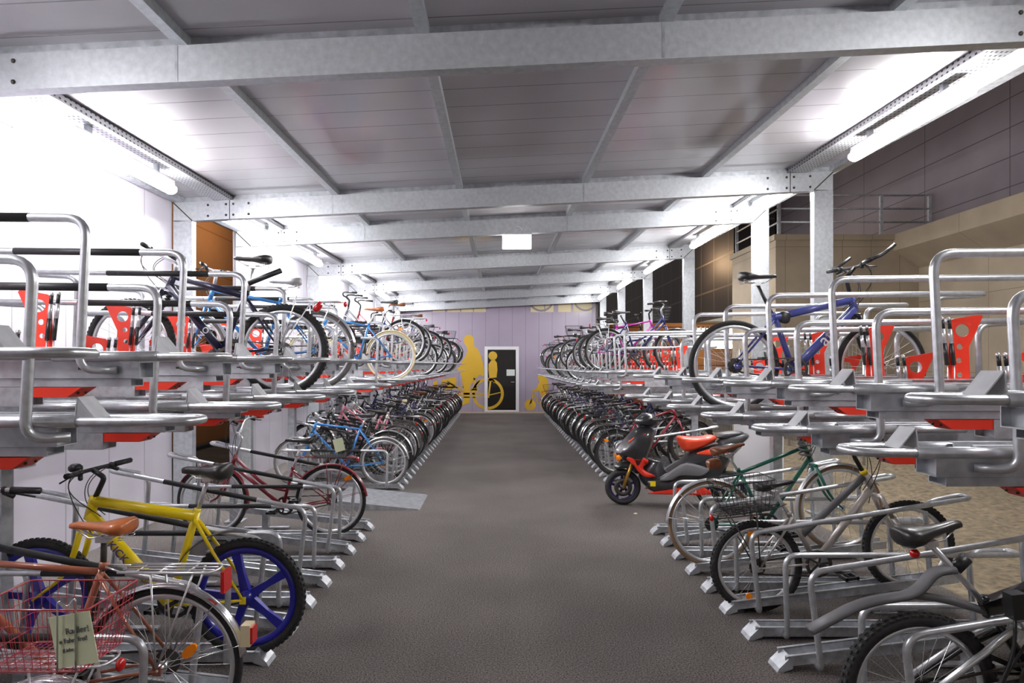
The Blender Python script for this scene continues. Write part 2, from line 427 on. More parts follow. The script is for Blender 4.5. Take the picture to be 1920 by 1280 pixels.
def lever_bm(sp, g, w):
    b = MB()
    for a, e in grip_ends(sp, g)[w:w + 1]:
        a, e = Vector(a), Vector(e); d = (e - a).normalized(); s = 1 if a.y > 0 else -1
        q = a - d * .03; b.ball(q, .018, n=8); side = Vector((d.y * s, -d.x * s, 0)).normalized()
        b.tube(fillet([q, q + side * .045 + Vector((0, 0, -.02)), q + side * .05 + d * .11 + Vector((0, 0, -.04))], .02), .005, 6)
        b.tube([q - Vector((0, 0, .012)), q - Vector((.015, 0, .03)) + d * .03], .012, 8)
    return b
def cable_bm(sp, g):
    b = MB(); h = g['hb']; c = g['clamp']
    for i, (a, e) in enumerate(grip_ends(sp, g)):
        a = Vector(a); s = 1 if a.y > 0 else -1; d = (Vector(e) - a).normalized(); q = a - d * .03
        for j in range(2):
            end = Vector((h[0] - .03 - .05 * j, s * .02, h[1] + .02 - .1 * (1 - j) * i))
            m1 = q + Vector((.13 + .03 * j, -s * .03, -.03 - .06 * j)); m2 = Vector((c[0] + .12 - .04 * j, s * .03, (c[1] + h[1]) / 2 - .02))
            pts = []
            for t in range(15):
                t /= 14; pts.append(q * (1 - t) ** 3 + m1 * 3 * t * (1 - t) ** 2 + m2 * 3 * t * t * (1 - t) + end * t ** 3)
            b.tube(pts, .0028, 5)
    return b
def crank_bm(g, rr=.085):
    b = MB(); x, z = g['bb']; b.ring(x, z, rr, [(.004, -.046), (.004, -.043), (-.018, -.043), (-.018, -.046)], 32)
    for i in range(5):
        a = 2 * PI * i / 5; b.bar((x, -.045, z), (x + (rr - .012) * math.cos(a), -.045, z + (rr - .012) * math.sin(a)), .014, .004, up=(0, 1, 0))
    ca, sa = math.cos(-.5), math.sin(-.5)
    for sy in (-1, 1):
        b.bar((x, sy * .058, z), (x - sy * .17 * ca, sy * .064, z - sy * .17 * sa), .012, .022, up=(0, 0, 1))
    b.tube([(x, -.06, z), (x, .06, z)], .012, 8); return b
def pedal_bm(g, sy):
    x, z = g['bb']; ca, sa = math.cos(-.5), math.sin(-.5); px, pz = x - sy * .17 * ca, z - sy * .17 * sa
    b = MB(); y0, y1 = sorted((sy * .075, sy * .165)); b.box(px - .045, px - .03, y0, y1, pz - .012, pz + .012); b.box(px + .03, px + .045, y0, y1, pz - .012, pz + .012)
    b.box(px - .04, px + .04, y0, y0 + .012, pz - .01, pz + .01); b.box(px - .04, px + .04, y1 - .012, y1, pz - .01, pz + .01); b.tube([(px, sy * .06, pz), (px, sy * .16, pz)], .008, 6)
    return b
def chain_bm(g):
    x, z = g['bb']; R = g['R']; b = MB()
    b.bar((0, -.044, R + .04), (x, -.044, z + .085), .007, .01); b.bar((0, -.044, R - .04), (x, -.044, z - .085), .007, .01); return b
def carrier_bm(g):
    R = g['R']; z = 2 * R + .075; b = MB(); x0, x1 = -.22, .17
    for y in (-.06, -.02, .02, .06): b.tube([(x0, y, z), (x1, y * .8, z)], .004, 6)
    b.tube(fillet([(x1, -.06, z), (x0, -.065, z), (x0 - .02, 0, z), (x0, .065, z), (x1, .06, z)], .04), .005, 6)
    for x in (-.12, 0, .1): b.tube([(x, -.06, z), (x, .06, z)], .0035, 5)
    for sy in (-1, 1):
        b.tube([(-.15, sy * .06, z), (0, sy * .066, R + .015)], .0045, 6); b.tube([(.03, sy * .06, z), (0.005, sy * .066, R + .015)], .0045, 6)
        b.tube([(x1, sy * .045, z), (g['st'][0] - .02, sy * .015, z + .01)], .004, 5)
    return b

FR, FF = (.12, PI * .93 - .2), (.42, PI + .25)    # fender arcs (rear runs behind, front runs over and behind)
def bicycle(label, loc, side, sp, far=False, group=None, pitch=0, lean=0, yaw=0):
    """front of the bicycle points to +x (side 1) or -x (side -1); loc is the rear tyre's contact point"""
    t = thing('bicycle', label, 'bicycle', loc, (lean, -pitch, (0 if side > 0 else PI) + yaw), group)
    g = geo(sp); R, wb, tr = g['R'], g['wb'], g['tr']; cm = sp['col']; key = sp.get('key') or repr(sorted((k, v) for k, v in sp.items() if isinstance(v, (int, float, str, tuple))))
    K = lambda n: (n, key)
    kn = sp.get('knob', False) and not far
    cput(K('frame'), lambda: frame_bm(g, sp), 'frame', cm, t)
    cput(K('fork'), lambda: fork_bm(g, sp), 'fork', sp.get('forkcol', cm), t)
    if sp.get('boots'): cput(K('boots'), lambda: boot_bm(g, sp), 'fork_boots', BLACKP, t)
    for nm, x in (('rear_wheel', 0), ('front_wheel', wb)):
        turn = sp.get('turn', 0) if x else 0
        rot = (0, 0, turn)
        if sp.get('mag'):
            w = cput(('mag', R, tr), lambda: mag_bm(R, tr), nm, BLUEMAG, t, (x, 0, R), rot)
            cput(('tire', R, tr, kn), lambda: tire_bm(R, tr, kn), 'tire', sp.get('tire', RUBBER), w)
        elif far:
            def wh():
                b = tire_bm(R, tr, False); c = rim_bm(R, tr); d = spokes_bm(R, tr, 20, .0011); e = MB().tube([(0, -.05, 0), (0, .05, 0)], .02, 8)
                for i, q in enumerate((c, d, e)): b.add(q.v, q.f, True, 1 if i == 0 else 2)
                return b
            w = cput(('farwheel', R, tr), wh, nm, [sp.get('tire', RUBBER), sp.get('rim', ALU), SPOKE], t, (x, 0, R))
        else:
            w = cput(('rim', R, tr), lambda: rim_bm(R, tr), nm, sp.get('rim', ALU), t, (x, 0, R), rot)
            cput(('tire', R, tr, kn), lambda: tire_bm(R, tr, kn), 'tire', sp.get('tire', RUBBER), w)
            cput(('spokes', R, tr), lambda: spokes_bm(R, tr), 'spokes', SPOKE, w)
            cput('hub', hub_bm, 'hub', ALU, w)
        if x == 0 and not far: cput('sprocket', sprocket_bm, 'sprocket', sp.get('sprcol', DARKST), w)
    s = g['sad']; sdl = cput(('saddle', sp.get('sW', .075), sp.get('sT', .045)), lambda: saddle_bm(.27, sp.get('sW', .075), sp.get('sT', .045)), 'saddle', sp.get('sadcol', SADBLK), t, (s[0], 0, s[1]), (0, sp.get('stilt', 0), 0))
    if not far: cput('saddle_rails', saddle_rail_bm, 'saddle_springs' if sp.get('springs') else 'saddle_rails', SPOKE, sdl)
    cput(K('post'), lambda: MB().tube([(g['st'][0], 0, g['st'][1] - .02), (s[0] - .005, 0, s[1] - .05)], .0125, 10), 'seatpost', sp.get('postcol', ALU), t)
    st, c, ht = g['stem'], g['clamp'], g['ht']
    cput(K('stem'), lambda: MB().tube(fillet([(ht[0], 0, ht[1] - .01), (st[0], 0, st[1]), (c[0], 0, c[1])], .02, 3), .0145, 10), 'stem', sp.get('stemcol', ALU), t)
    h = cput(K('bar'), lambda: bar_bm(sp, g), 'handlebar', sp.get('barcol', ALU), t)
    for pth in grip_ends(sp, g): put('grip', MB().tube(pth, .016, 8), sp.get('gripcol', BLACKP), h)
    if not far:
        for w_ in (0, 1): cput(K('lever%d' % w_), lambda: lever_bm(sp, g, w_), 'brake_lever', BLACKP, h)
        cput(K('cable'), lambda: cable_bm(sp, g), 'cables', BLACKP, t)
        cput(K('chain'), lambda: chain_bm(g), 'chain', DARKST, t)
        for sy in (-1, 1): cput(K('pedal%d' % sy), lambda: pedal_bm(g, sy), 'pedal', BLACKP, t)
    cput(K('crank'), lambda: crank_bm(g, sp.get('ring', .085)), 'crankset', sp.get('crankcol', DARKST), t)
    if sp.get('fend'):
        fc = sp['fend']
        rf = cput(('rf', R, tr), lambda: fender_bm(R, tr, *FR), 'rear_fender', fc, t, (0, 0, R)); rf.scale.x = -1        # the rear guard hangs down behind
        cput(('ff', R, tr), lambda: fender_bm(R, tr, *FF), 'front_fender', fc, t, (wb, 0, R))
    if sp.get('carrier'): cput(('carrier', R, g['st']), lambda: carrier_bm(g), 'carrier', sp.get('carcol', ALU), t)
    if sp.get('tail'):
        z = 2 * R + .055 if sp.get('carrier') else R + .2; x = -.255 if sp.get('carrier') else -R - .02
        cput('tail', lambda: MB().ball((0, 0, 0), .024, n=10, sc=(.6, 1.1, 1)), 'tail_light', REDL, t, (x, 0, z))
    if sp.get('refl'):
        rl_ = cput('refl', lambda: MB().disc(0, 0, .024, -.006, .006, 14), 'spoke_reflector', ORANGE, t, (sp['refl'][0], -.02 * side, sp['refl'][1]))
        rl_.scale = (1.6, 1, .9); rl_.rotation_euler = (0, sp['refl'][2], 0)
    if sp.get('basket'):
        kind, bm_ = sp['basket']; 
        loc_ = (-.03, 0, 2 * R + .085) if kind == 'rear' else (c[0] + .15, 0, c[1] - .16)
        cput(('basket', kind, far), lambda: basket_bm(.36 if kind == 'rear' else .26, .3 if kind == 'rear' else .36, .2, .78, 6 if far else 12), 'basket', bm_, t, loc_)
    return t

# ------------------------------------------------------------------ stands
def rail_bm(incl):
    b = MB(); k = .12 if incl else 0; z = lambda x: .03 + k * x
    def strip(y0, y1, dz0, dz1, x0=.05, x1=1.56):
        vs = [(x, y, z(x) + dz) for x in (x0, x1) for y in (y0, y1) for dz in (dz0, dz1)]
        b.add(vs, [(0, 1, 3, 2), (4, 6, 7, 5), (0, 4, 5, 1), (2, 3, 7, 6), (0, 2, 6, 4), (1, 5, 7, 3)], False)
    strip(-.045, .045, -.004, .002); strip(-.048, -.042, -.012, .048); strip(.042, .048, -.012, .048)
    strip(-.062, -.042, .044, .049); strip(.042, .062, .044, .049)
    return b
def foot_bm(incl):
    b = MB(); zz = .03 + .12 * 1.1 if incl else .03
    b.box(1.05, 1.11, -.035, .035, 0, zz); b.box(1.0, 1.16, -.05, .05, 0, .008); b.bar((1.3, .0, .015), (.85, .0, .02), .05, .012)
    return b
def cap_bm():
    return MB().prism([(0, 0), (.012, .022), (.075, .082), (.085, .078), (.085, .02), (.03, 0)], -.062, .062)
def hoop_path(incl, s, z0, z1, zf):
    rz = lambda x: .03 + (.12 * x if incl else 0)
    y = s * .105
    if incl: a, zA, zB = .15, z0, z1
    else: a, zA, zB = .2, zf, zf
    return [(.22, s * .04, .035), (.215, y, .035), (a, y, zA), (1.6, y, zB), (1.6, -.0 * s, zB), (1.36, 0, zB - .01 - (.04 if incl else 0)), (1.4, 0, rz(1.4))]
def floor_hoop_bm(incl, s, z0, z1, zf):
    return MB().tube(fillet(hoop_path(incl, s, z0, z1, zf), .085, 6), .0165, 10)
def floor_sleeve_bm(incl, s, z0, z1, zf):
    p = hoop_path(incl, s, z0, z1, zf); a, c = Vector(p[2]), Vector(p[3]); return MB().tube([a.lerp(c, .25), a.lerp(c, .72)], .0178, 10)
def floor_stand(X, Y, side, incl, label, group):
    s = -1 if side > 0 else 1
    t = thing('floor_bike_stand', label, 'bicycle stand', (X, Y, 0), (0, 0, 0 if side > 0 else PI), group)
    h = (.55, .78, .525) if side > 0 else (.59, .875, .525)
    cput(('rail', incl), lambda: rail_bm(incl), 'wheel_rail', GALV, t); cput('cap', cap_bm, 'ramp_end', ALU if False else GALVD, t)
    cput(('foot', incl), lambda: foot_bm(incl), 'foot', GALVD, t)
    cput(('fh', incl, s), lambda: floor_hoop_bm(incl, s, *h), 'hoop', GALV2, t)
    if side < 0: cput(('fs', incl, s), lambda: floor_sleeve_bm(incl, s, *h), 'sleeve', BLACKS, t)
    return t

def plate_mesh():
    """red sheet-metal plate with round holes"""
    out = [(0, .0), (.015, .15), (.06, .28), (.155, .4), (.165, .415), (.155, .425), (0.02, .40), (-.005, .385), (-.015, .15), (-.02, -.08), (.12, -.08), (.11, 0)]
    out = [(-.02, -.08), (-.015, .15), (-.005, .38), (.012, .395), (.165, .425), (.178, .41), (.1, .22), (.11, 0), (.12, -.08)]
    cu = bpy.data.curves.new('lock_plate', 'CURVE'); cu.dimensions = '2D'; cu.fill_mode = 'BOTH'; cu.extrude = .003
    def spl(pts):
        s = cu.splines.new('POLY'); s.points.add(len(pts) - 1); s.use_cyclic_u = True
        for p, q in zip(s.points, pts): p.co = (*q, 0, 1)
    spl(out)
    for (cx, cz, r) in ((.065, .325, .04), (.05, .225, .018), (.045, .14, .016), (.05, .05, .016)): spl([(cx + r * math.cos(a * PI / 9), cz + r * math.sin(a * PI / 9)) for a in range(18)])
    o = bpy.data.objects.new('lock_plate', cu); C.objects.link(o); dg = bpy.context.evaluated_depsgraph_get(); dg.update()
    me = bpy.data.meshes.new_from_object(o.evaluated_get(dg)); bpy.data.objects.remove(o)
    me.transform(Matrix.Rotation(PI / 2, 4, 'X')); me.materials.clear(); return me
CACHE['plate'] = plate_mesh()
def loop_bm(q=0):
    b = MB(); b.tube(fillet([(.75, -.085, 0), (.06, -.085, 0), (0, -.05, 0), (0, .05, 0), (.06, .085, 0), (.75, .085, 0)], .07, 6), .0155, 12)
    for sy in (-1, 1):
        b.tube([(.2 + q, sy * .085, 0), (.62 + q, sy * .085, 0)], .0205, 12); b.tube([(.62 + q, sy * .085, 0), (.95 + q, sy * .085, .002)], .0165, 8)
    return b
def chan_bm():
    b = MB()
    for sy in (-1, 1):
        b.box(.42, 1.95, sy * .045 - .003, sy * .045 + .003, -.02, .022); b.box(.42, 1.95, sy * .056 - .012, sy * .056 + .012, .018, .023)
    b.box(.42, 1.95, -.045, .045, -.022, -.016); return b
def hollow(b, x0, x1, w, z0, z1, th=.004):
    b.box(x0, x1, -w, -w + th, z0, z1); b.box(x0, x1, w - th, w, z0, z1); b.box(x0, x1, -w + th, w - th, z0, z0 + th); b.box(x0, x1, -w + th, w - th, z1 - th, z1); b.box(x0 + .03, x0 + .034, -w + th, w - th, z0 + th, z1 - th)  # last box: recessed plate added to make the open end look lit inside
    return b
def tray_bm(q=0):
    b = hollow(MB(), .29 + q, 2.0, .055, -.09, -.022)
    for x in (.55, 1.3):
        for sy in (-1, 1): b.disc(x, -.05, .011, sy * .056 - .001, sy * .056 + .001, 12, 1); b.box(x - .002, x + .03, sy * .056 - .001, sy * .056 + .001, -.055, -.045, 1)
    return b
def slide_bm(q=0): return hollow(MB(), .33 + q, 1.7, .047, -.124, -.092)
def fixed_bm():
    b = hollow(MB(), .80, 2.1, .055, -.205, -.126); b.ball((.95, -.057, -.17), .008, 0, 6); b.ball((1.4, .057, -.17), .008, 0, 6); return b
def wedge_bm(q=0):
    b = MB(); W = .045
    for (p0, p1) in (((.235, .01), (.225, .082)), ((.225, .082), (.165, .008))): b.bar((p0[0] + q, 0, p0[1]), (p1[0] + q, 0, p1[1]), 2 * W, .004, up=(1, 0, .3))
    b.prism([(.228 + q, .01), (.222 + q, .078), (.172 + q, .012)], W - .004, W); return b
def bump_bm():
    b = MB(); W = .052
    b.prism([(.57, -.127), (.86, -.127), (.80, -.168), (.63, -.168)], -W, W)
    for sy in (-.5, .5): b.ball((.60, sy * W, -.15), .007, 1, 6)
    return b
def upper_hoop_path(s):
    y = s * .125
    return [(.42, s * .058, -.055), (.53, y, -.055), (.50, y, .55), (1.93, y, .565), (1.93, -s * .0, .565), (1.66, 0, .55), (1.68, 0, -.02)]
def up_hoop_bm(s): return MB().tube(fillet(upper_hoop_path(s), .085, 6), .0175, 12)
def up_sleeve_bm(s):
    p = upper_hoop_path(s); a, c = Vector(p[2]), Vector(p[3]); return MB().tube([a.lerp(c, .16), a.lerp(c, .62)], .0188, 12)
def spring_bm():
    b = MB(); b.tube([(0, 0, -.06), (-.01, 0, .1)], .004, 6, m=1); b.tube([(-.01, 0, .1), (-.024, 0, .22)], .011, 8, m=2); b.tube([(-.024, 0, .22), (-.032, 0, .30)], .0115, 8, m=1); b.tube([(-.032, 0, .30), (-.038, 0, .35)], .0095, 8, m=2); b.ball((-.039, 0, .355), .012, 1, 8)
    return b
def upper_stand(X, Y, Z, side, label, group, far=False):
    s = -1 if side > 0 else 1
    t = thing('upper_bike_stand', label, 'bicycle stand', (X, Y, Z), (0, 0, 0 if side > 0 else PI), group)
    q = .0 if side > 0 else (.18 if Z < 1.6 else .04); cput(('loop', q), lambda: loop_bm(q), 'pull_handle', GALV2, t); cput('chan', chan_bm, 'wheel_channel', GALV, t)
    cput(('tray', q), lambda: tray_bm(q), 'sliding_tray', [GALVD, DARKST], t); cput(('slide', q), lambda: slide_bm(q), 'slide_rail', GALVD, t); cput('fixed', fixed_bm, 'support_arm', GALV, t)
    cput(('wedge', q), lambda: wedge_bm(q), 'wheel_stop', STOPM, t); cput('bump', bump_bm, 'bumper', [RED, DARKST], t)
    cput(('uh', s), lambda: up_hoop_bm(s), 'hoop', GALV2, t)
    if side < 0: cput(('us', s), lambda: up_sleeve_bm(s), 'sleeve', BLACKS, t)
    xp = 1.27 if side > 0 else 1.34
    p = put('lock_plate', CACHE['plate'], RED, t, (xp, -s * .075, 0)); p.scale.z = .9
    if not far:
        for dx, dy in ((.02, .02), (-.035, .045)): cput('spring', spring_bm, 'gas_spring', [GALV2, ALU, BLACKP], t, (xp - .005 + dx, (-.075 + dy) * s * 1, 0))
    return t

# ================================================================== the setting
def structure(name, bm, m, label=None, cat=None, loc=None, group=None):
    o = put(name, bm, m, None, loc); o['kind'] = 'structure'
    if label: tag(o, label, cat, group)
    return o
YW = 22.8
asph = mat('asphalt', (.112, .098, .09), .85, noise=(105, .97, 5), bump=.9)
nt = asph.node_tree; b_ = nt.nodes['Principled BSDF']
n2 = nt.nodes.new('ShaderNodeTexNoise'); n2.inputs['Scale'].default_value = .9; n2.inputs['Detail'].default_value = 5
tc_ = nt.nodes.new('ShaderNodeTexCoord'); nt.links.new(tc_.outputs['Object'], n2.inputs['Vector'])
mr = nt.nodes.new('ShaderNodeMapRange'); mr.inputs['From Min'].default_value = .3; mr.inputs['From Max'].default_value = .7; mr.inputs['To Min'].default_value = .8; mr.inputs['To Max'].default_value = 1.2
nt.links.new(n2.outputs['Fac'], mr.inputs['Value'])
vm = nt.nodes.new('ShaderNodeVectorMath'); vm.operation = 'SCALE'; src = b_.inputs['Base Color'].links[0].from_socket
nt.links.new(src, vm.inputs[0]); nt.links.new(mr.outputs[0], vm.inputs['Scale']); nt.links.new(vm.outputs[0], b_.inputs['Base Color'])
structure('floor', MB().box(-3.9, 3.3, -3, YW - .75, -.12, 0), asph, 'dark grey asphalt floor of the bicycle shelter aisle', 'floor')
PAVE = stripes_mat('pale_paving', srgb(150, 140, 125), 'X', .4, .012, (.2, .18, .16), .8, noise=(5, .12), axis2='Y', period2=.4)
structure('floor_paving', MB().box(-3.9, 3.6, YW - .75, YW + .3, -.12, .004), PAVE, 'strip of pale paving slabs before the far door', 'paving')

# roof: slopes up to the right and gently up towards the far wall
SX, SY = .048, .0165
def beamz(x, y): return E + 1.865 + SX * x + SY * (y - 7.2)       # centre line of the cross beams
ROOFM = stripes_mat('roof_panel', (.41, .39, .415), 'Y', .33, .010, (.2, .19, .2), .15, .0, noise=(.8, .12, 2), spec=.7, bump=.25)
def roof_bm():
    b = MB(); vs = []
    for dz in (.165, .24):
        for (x, y) in ((-3.75, -3), (3.85, -3), (3.85, YW + .3), (-3.75, YW + .3)): vs.append((x, y, beamz(x, y) + dz))
    return b.add(vs, [(0, 1, 2, 3), (7, 6, 5, 4), (0, 4, 5, 1), (1, 5, 6, 2), (2, 6, 7, 3), (3, 7, 4, 0)], False)
structure('ceiling', roof_bm(), ROOFM, 'glossy grey panel roof above the aisle', 'ceiling')
BY = [.25, 3.73, 7.2, 8.9, 12.25, 15.6, 18.95, 22.3]
XL, XR = -3.5, 3.6
BEAM = mat('beam_steel', (.56, .585, .61), .42, .55, noise=(26, .10, 6))
POSTM = mat('post_steel', (.50, .525, .55), .42, .6, noise=(26, .13, 6))
for i, y in enumerate(BY):
    b = MB(); x0, x1 = XL - .1, XR + .1
    for (ya, yb, zlo, zhi) in ((y - .04, y + .045, -.105, .105),):
        vs = [(x, yy, beamz(x, y) + z) for x in (x0, x1) for yy in (ya, yb) for z in (zlo, zhi)]
        b.add(vs, [(0, 1, 3, 2), (4, 6, 7, 5), (0, 4, 5, 1), (2, 3, 7, 6), (0, 2, 6, 4), (1, 5, 7, 3)], False)
    for x in (-2.77, -2.94, -3.02, -3.22, 2.98, 3.19, 3.27, 3.45):
        for dz in (-.06, .06): b.ball((x, y - .042, beamz(x, y) + dz), .014, 1, 8, (1, .7, 1))
    for x in (-2.98, 3.23): b.box(x - .004, x + .004, y - .043, y - .035, beamz(x, y) - .105, beamz(x, y) + .105, 1)
    for x in (-1.84, .94): b.box(x - .008, x + .008, y - .0425, y - .035, beamz(x, y) - .10, beamz(x, y) + .10, 2)
    nm = ORD[i - 1] if i else None
    o = structure('roof_beam', b, [BEAM, DARKST, GALVD], 'galvanized cross beam under the roof, %s' % (nm + ' from the camera' if nm else 'just behind the viewer'), 'roof beam')
    for side, X in ((-1, XL), (1, XR)):
        p = MB(); zt = beamz(X, y) - .1
        hollow_z = [(X - .105, X + .105, y - .04, y + .05)]
        p.box(X - .105, X + .105, y - .04, y + .05, 0, zt); p.box(X - .14, X + .14, y - .08, y + .1, 0, .015)
        p.prism([(X - .105 * 1, zt), (X + .105, zt), (X + .105, zt + .19), (X - .105, zt + .19)], y - .038, y + .048)
        p.bar((X - side * .105, y - .041, zt), (X + side * .105, y - .041, zt + .2), .006, .012, 1)
        structure('steel_post', p, [POSTM, DARKST], 'galvanized %s post carrying the %s' % ('left' if side < 0 else 'right', (nm + ' roof beam from the camera') if nm else 'roof beam behind the viewer'), 'post')
# purlins sit on the beams under the panels
def pz(x, y): return beamz(x, y) + .105
PX = [-1.81, -.434, .96, 2.29]
for n, X in enumerate(PX):
    b = MB(); vs = [(X + dx, y, pz(X, y) + dz) for y in (-3, YW + .2) for dx in (-.035, .035) for dz in (0, .061)]
    b.add(vs, [(0, 1, 3, 2), (4, 6, 7, 5), (0, 4, 5, 1), (2, 3, 7, 6), (0, 2, 6, 4), (1, 5, 7, 3)], False)
    structure('roof_purlin', b, POSTM, 'long steel purlin along the ceiling, %s from the left' % ORD[n], 'purlin')
for i, y in enumerate(BY):
    b = MB(); vs = [(x, yy, pz(x, y) + z) for x in (XL - .1, XR + .1) for yy in (y - .0, y + .06) for z in (0, .061)]
    b.add(vs, [(0, 1, 3, 2), (4, 6, 7, 5), (0, 4, 5, 1), (2, 3, 7, 6), (0, 2, 6, 4), (1, 5, 7, 3)], False)
    structure('roof_batten', b, GALVD, 'steel batten lying on the %s' % ((ORD[i - 1] + ' roof beam from the camera') if i else 'roof beam behind the viewer'), 'batten')
# perforated cable trays with the lamps
TXL, TXR = -3.06, 3.32
for side, X in ((-1, TXL), (1, TXR)):
    b = MB()
    def ramp(x0, x1, z0, z1):
        vs = [(x, y, pz(X, y) + z) for y in (-3, YW) for x in (x0, x1) for z in (z0, z1)]
        b.add(vs, [(0, 1, 3, 2), (4, 6, 7, 5), (0, 4, 5, 1), (2, 3, 7, 6), (0, 2, 6, 4), (1, 5, 7, 3)], False)
    ramp(X - .1, X + .1, .002, .006); ramp(X - .1, X - .096, .006, .055); ramp(X + .096, X + .1, .006, .055)
    o = put('cable_tray', b, PERF); tag(o, 'perforated steel cable tray along the %s roof edge' % ('left' if side < 0 else 'right'), 'cable tray')
    b = MB(); X2 = (XL - .05) if side < 0 else XR + .13
    vs = [(X2 + dx, y, pz(X2, y) + z) for y in (-3, YW + .2) for dx in (-.05, .05) for z in (0, .061)]
    b.add(vs, [(0, 1, 3, 2), (4, 6, 7, 5), (0, 4, 5, 1), (2, 3, 7, 6), (0, 2, 6, 4), (1, 5, 7, 3)], False)
    structure('roof_edge_beam', b, GALV, 'steel edge profile along the %s rim of the roof' % ('left' if side < 0 else 'right'), 'edge beam')
GLOW = mat('lamp_glow', (1, .985, .99), .4, emit=58)
LY = [1.7, 5.3, 8.05, 10.3, 13.8, 17.1, 20.5]
for side, X in ((-1, TXL), (1, TXR)):
    for i, y in enumerate(LY):
        z = pz(X, y) - .155
        lb = 'glowing white fluorescent lamp under the %s cable tray, %s' % ('left' if side < 0 else 'right', ORD[i - 1] + ' from the camera' if i else 'beside the viewer')
        t = thing('fluorescent_lamp', lb, 'lamp', (X, y, z), (0, 0, 0), 'strip lamps along the roof edges')
        b = MB(); L = .74
        b.tube(fillet([(0, -L, 0), (0, -L + .02, 0), (0, L - .02, 0), (0, L, 0)], .02), .058, 14, sy=.75); put('diffuser', b, GLOW, t)
        put('housing', MB().box(-.05, .05, -L + .03, L - .03, .04, .075), WHITEP, t)
        [put('bracket', MB().box(-.02, .02, y_ - .02, y_ + .02, .07, .155), GALVD, t) for y_ in (-.48, .48)]
GLOW2 = mat('emergency_glow', (1, .99, .95), .4, emit=9)
t = thing('emergency_light', 'small lit white box lamp hanging from the third roof beam', 'lamp', (.22, 8.9, beamz(.2, 8.9) - .30))
t.location = at(969, 453, 8.88)
put('light_box', MB().box(-.195, .195, -.03, .03, -.095, .095), GLOW2, t); put('top_cap', MB().box(-.2, .2, -.035, .035, .09, .105), WHITEP, t)
put('cord', MB().tube([(.05, 0, .1), (.07, -.02, .17), (.03, -.045, .2), (0, -.045, .2)], .006, 6), WHITEP, t)

# left wall: translucent ribbed panels, open between the second and third frame
WALLM = stripes_mat('ribbed_wall_panel', (.62, .59, .66), 'Y', .6, .012, (.34, .32, .37), .32, 0, noise=(1.2, .06, 2), bump=.3)
def wallbm(y0, y1, X=-3.62, z1=None):
    b = MB(); vs = []
    for x in (X, X - .06):
        for (y, z) in ((y0, 0), (y1, 0), (y1, beamz(X, y1) + .163), (y0, beamz(X, y0) + .163)): vs.append((x, y, z))
    return b.add(vs, [(0, 1, 2, 3), (7, 6, 5, 4), (0, 4, 5, 1), (1, 5, 6, 2), (2, 6, 7, 3), (3, 7, 4, 0)], False)
structure('wall_left', wallbm(-3, 7.16), WALLM, 'pale lilac panel wall beside the nearest left stands', 'wall')
structure('wall_left_far', wallbm(8.95, YW + .2), WALLM, 'pale lilac panel wall along the far left stands', 'wall')
# far wall with door
LILAC = stripes_mat('lilac_wall_panel', srgb(160, 150, 167), 'X', .47, .012, srgb(120, 108, 136), .28, 0, noise=(.9, .06, 2), bump=.4)
d0, d1 = at(680, 0, 0), None
DX0, DX1 = (908.5 - VX) * YW / F, (973 - VX) * YW / F; DZ = 2.3
b = MB(); zt = beamz(0, YW) + .35
b.box(-3.7, DX0, YW, YW + .15, 0, zt); b.box(DX1, 3.42, YW, YW + .15, 0, zt); b.box(DX0, DX1, YW, YW + .15, DZ, zt)
structure('wall_far', b, LILAC, 'lilac panel wall closing the far end of the shelter', 'wall')
dr = thing('door_1', 'white framed glass door in the far lilac wall', 'door', ((DX0 + DX1) / 2, YW, 0)); dr['kind'] = 'structure'
hw = (DX1 - DX0) / 2
put('door_frame', MB().box(-hw, -hw + .11, -.03, .1, 0, DZ).box(hw - .11, hw, -.03, .1, 0, DZ).box(-hw + .11, hw - .11, -.03, .1, DZ - .11, DZ).box(-hw + .11, hw - .11, -.03, .1, 0, .06), mat('white_door_paint', (.78, .78, .8), .35), dr)
GLASS = mat('door_glass', (.015, .013, .013), .06, spec=.6)
put('glass_pane', MB().box(-hw + .11, hw - .11, .0, .02, .06, DZ - .11), GLASS, dr)
put('notice', MB().box(.17, .46, -.008, -.003, 1.27, 1.49), mat('notice_paper', (.7, .75, .72), .7), dr)
put('handle', MB().tube(fillet([(hw - .17, 0, 1.05), (hw - .17, -.05, 1.05), (hw - .28, -.05, 1.05)], .02), .01, 8), ALU, dr)

# gold silhouettes on the far wall (crop coordinates: 4.5725 x, origin 760,540)
GOLD = mat('gold_foil', srgb(206, 166, 44), .42, noise=(1.5, .05, 2))
def m5(cx, cy, Y=YW): return at(760 + cx / 4.5725, 540 + cy / 4.5725, Y)
def decal(b, pts, y=YW - .006, th=.004):
    q = [(m5(*p).x, m5(*p).z) for p in pts]; b.prism(q, y, y + th)
def circ(cx, cy, r, n=20): return [(cx + r * math.cos(2 * PI * i / n), cy + r * math.sin(2 * PI * i / n)) for i in range(n)]
def ringd(b, cx, cy, r0, r1, a0=0, a1=360, y=YW - .006):
    k = 24
    for i in range(k):
        a, c = math.radians(a0 + (a1 - a0) * i / k), math.radians(a0 + (a1 - a0) * (i + 1) / k)
        decal(b, [(cx + r0 * math.cos(a), cy + r0 * math.sin(a)), (cx + r1 * math.cos(a), cy + r1 * math.sin(a)), (cx + r1 * math.cos(c), cy + r1 * math.sin(c)), (cx + r0 * math.cos(c), cy + r0 * math.sin(c))], y)
def stroke(b, p, q, w, y=YW - .006):
    dx, dy = q[0] - p[0], q[1] - p[1]; l = math.hypot(dx, dy); nx, ny = -dy / l * w / 2, dx / l * w / 2
    decal(b, [(p[0] + nx, p[1] + ny), (q[0] + nx, q[1] + ny), (q[0] - nx, q[1] - ny), (p[0] - nx, p[1] - ny)], y)
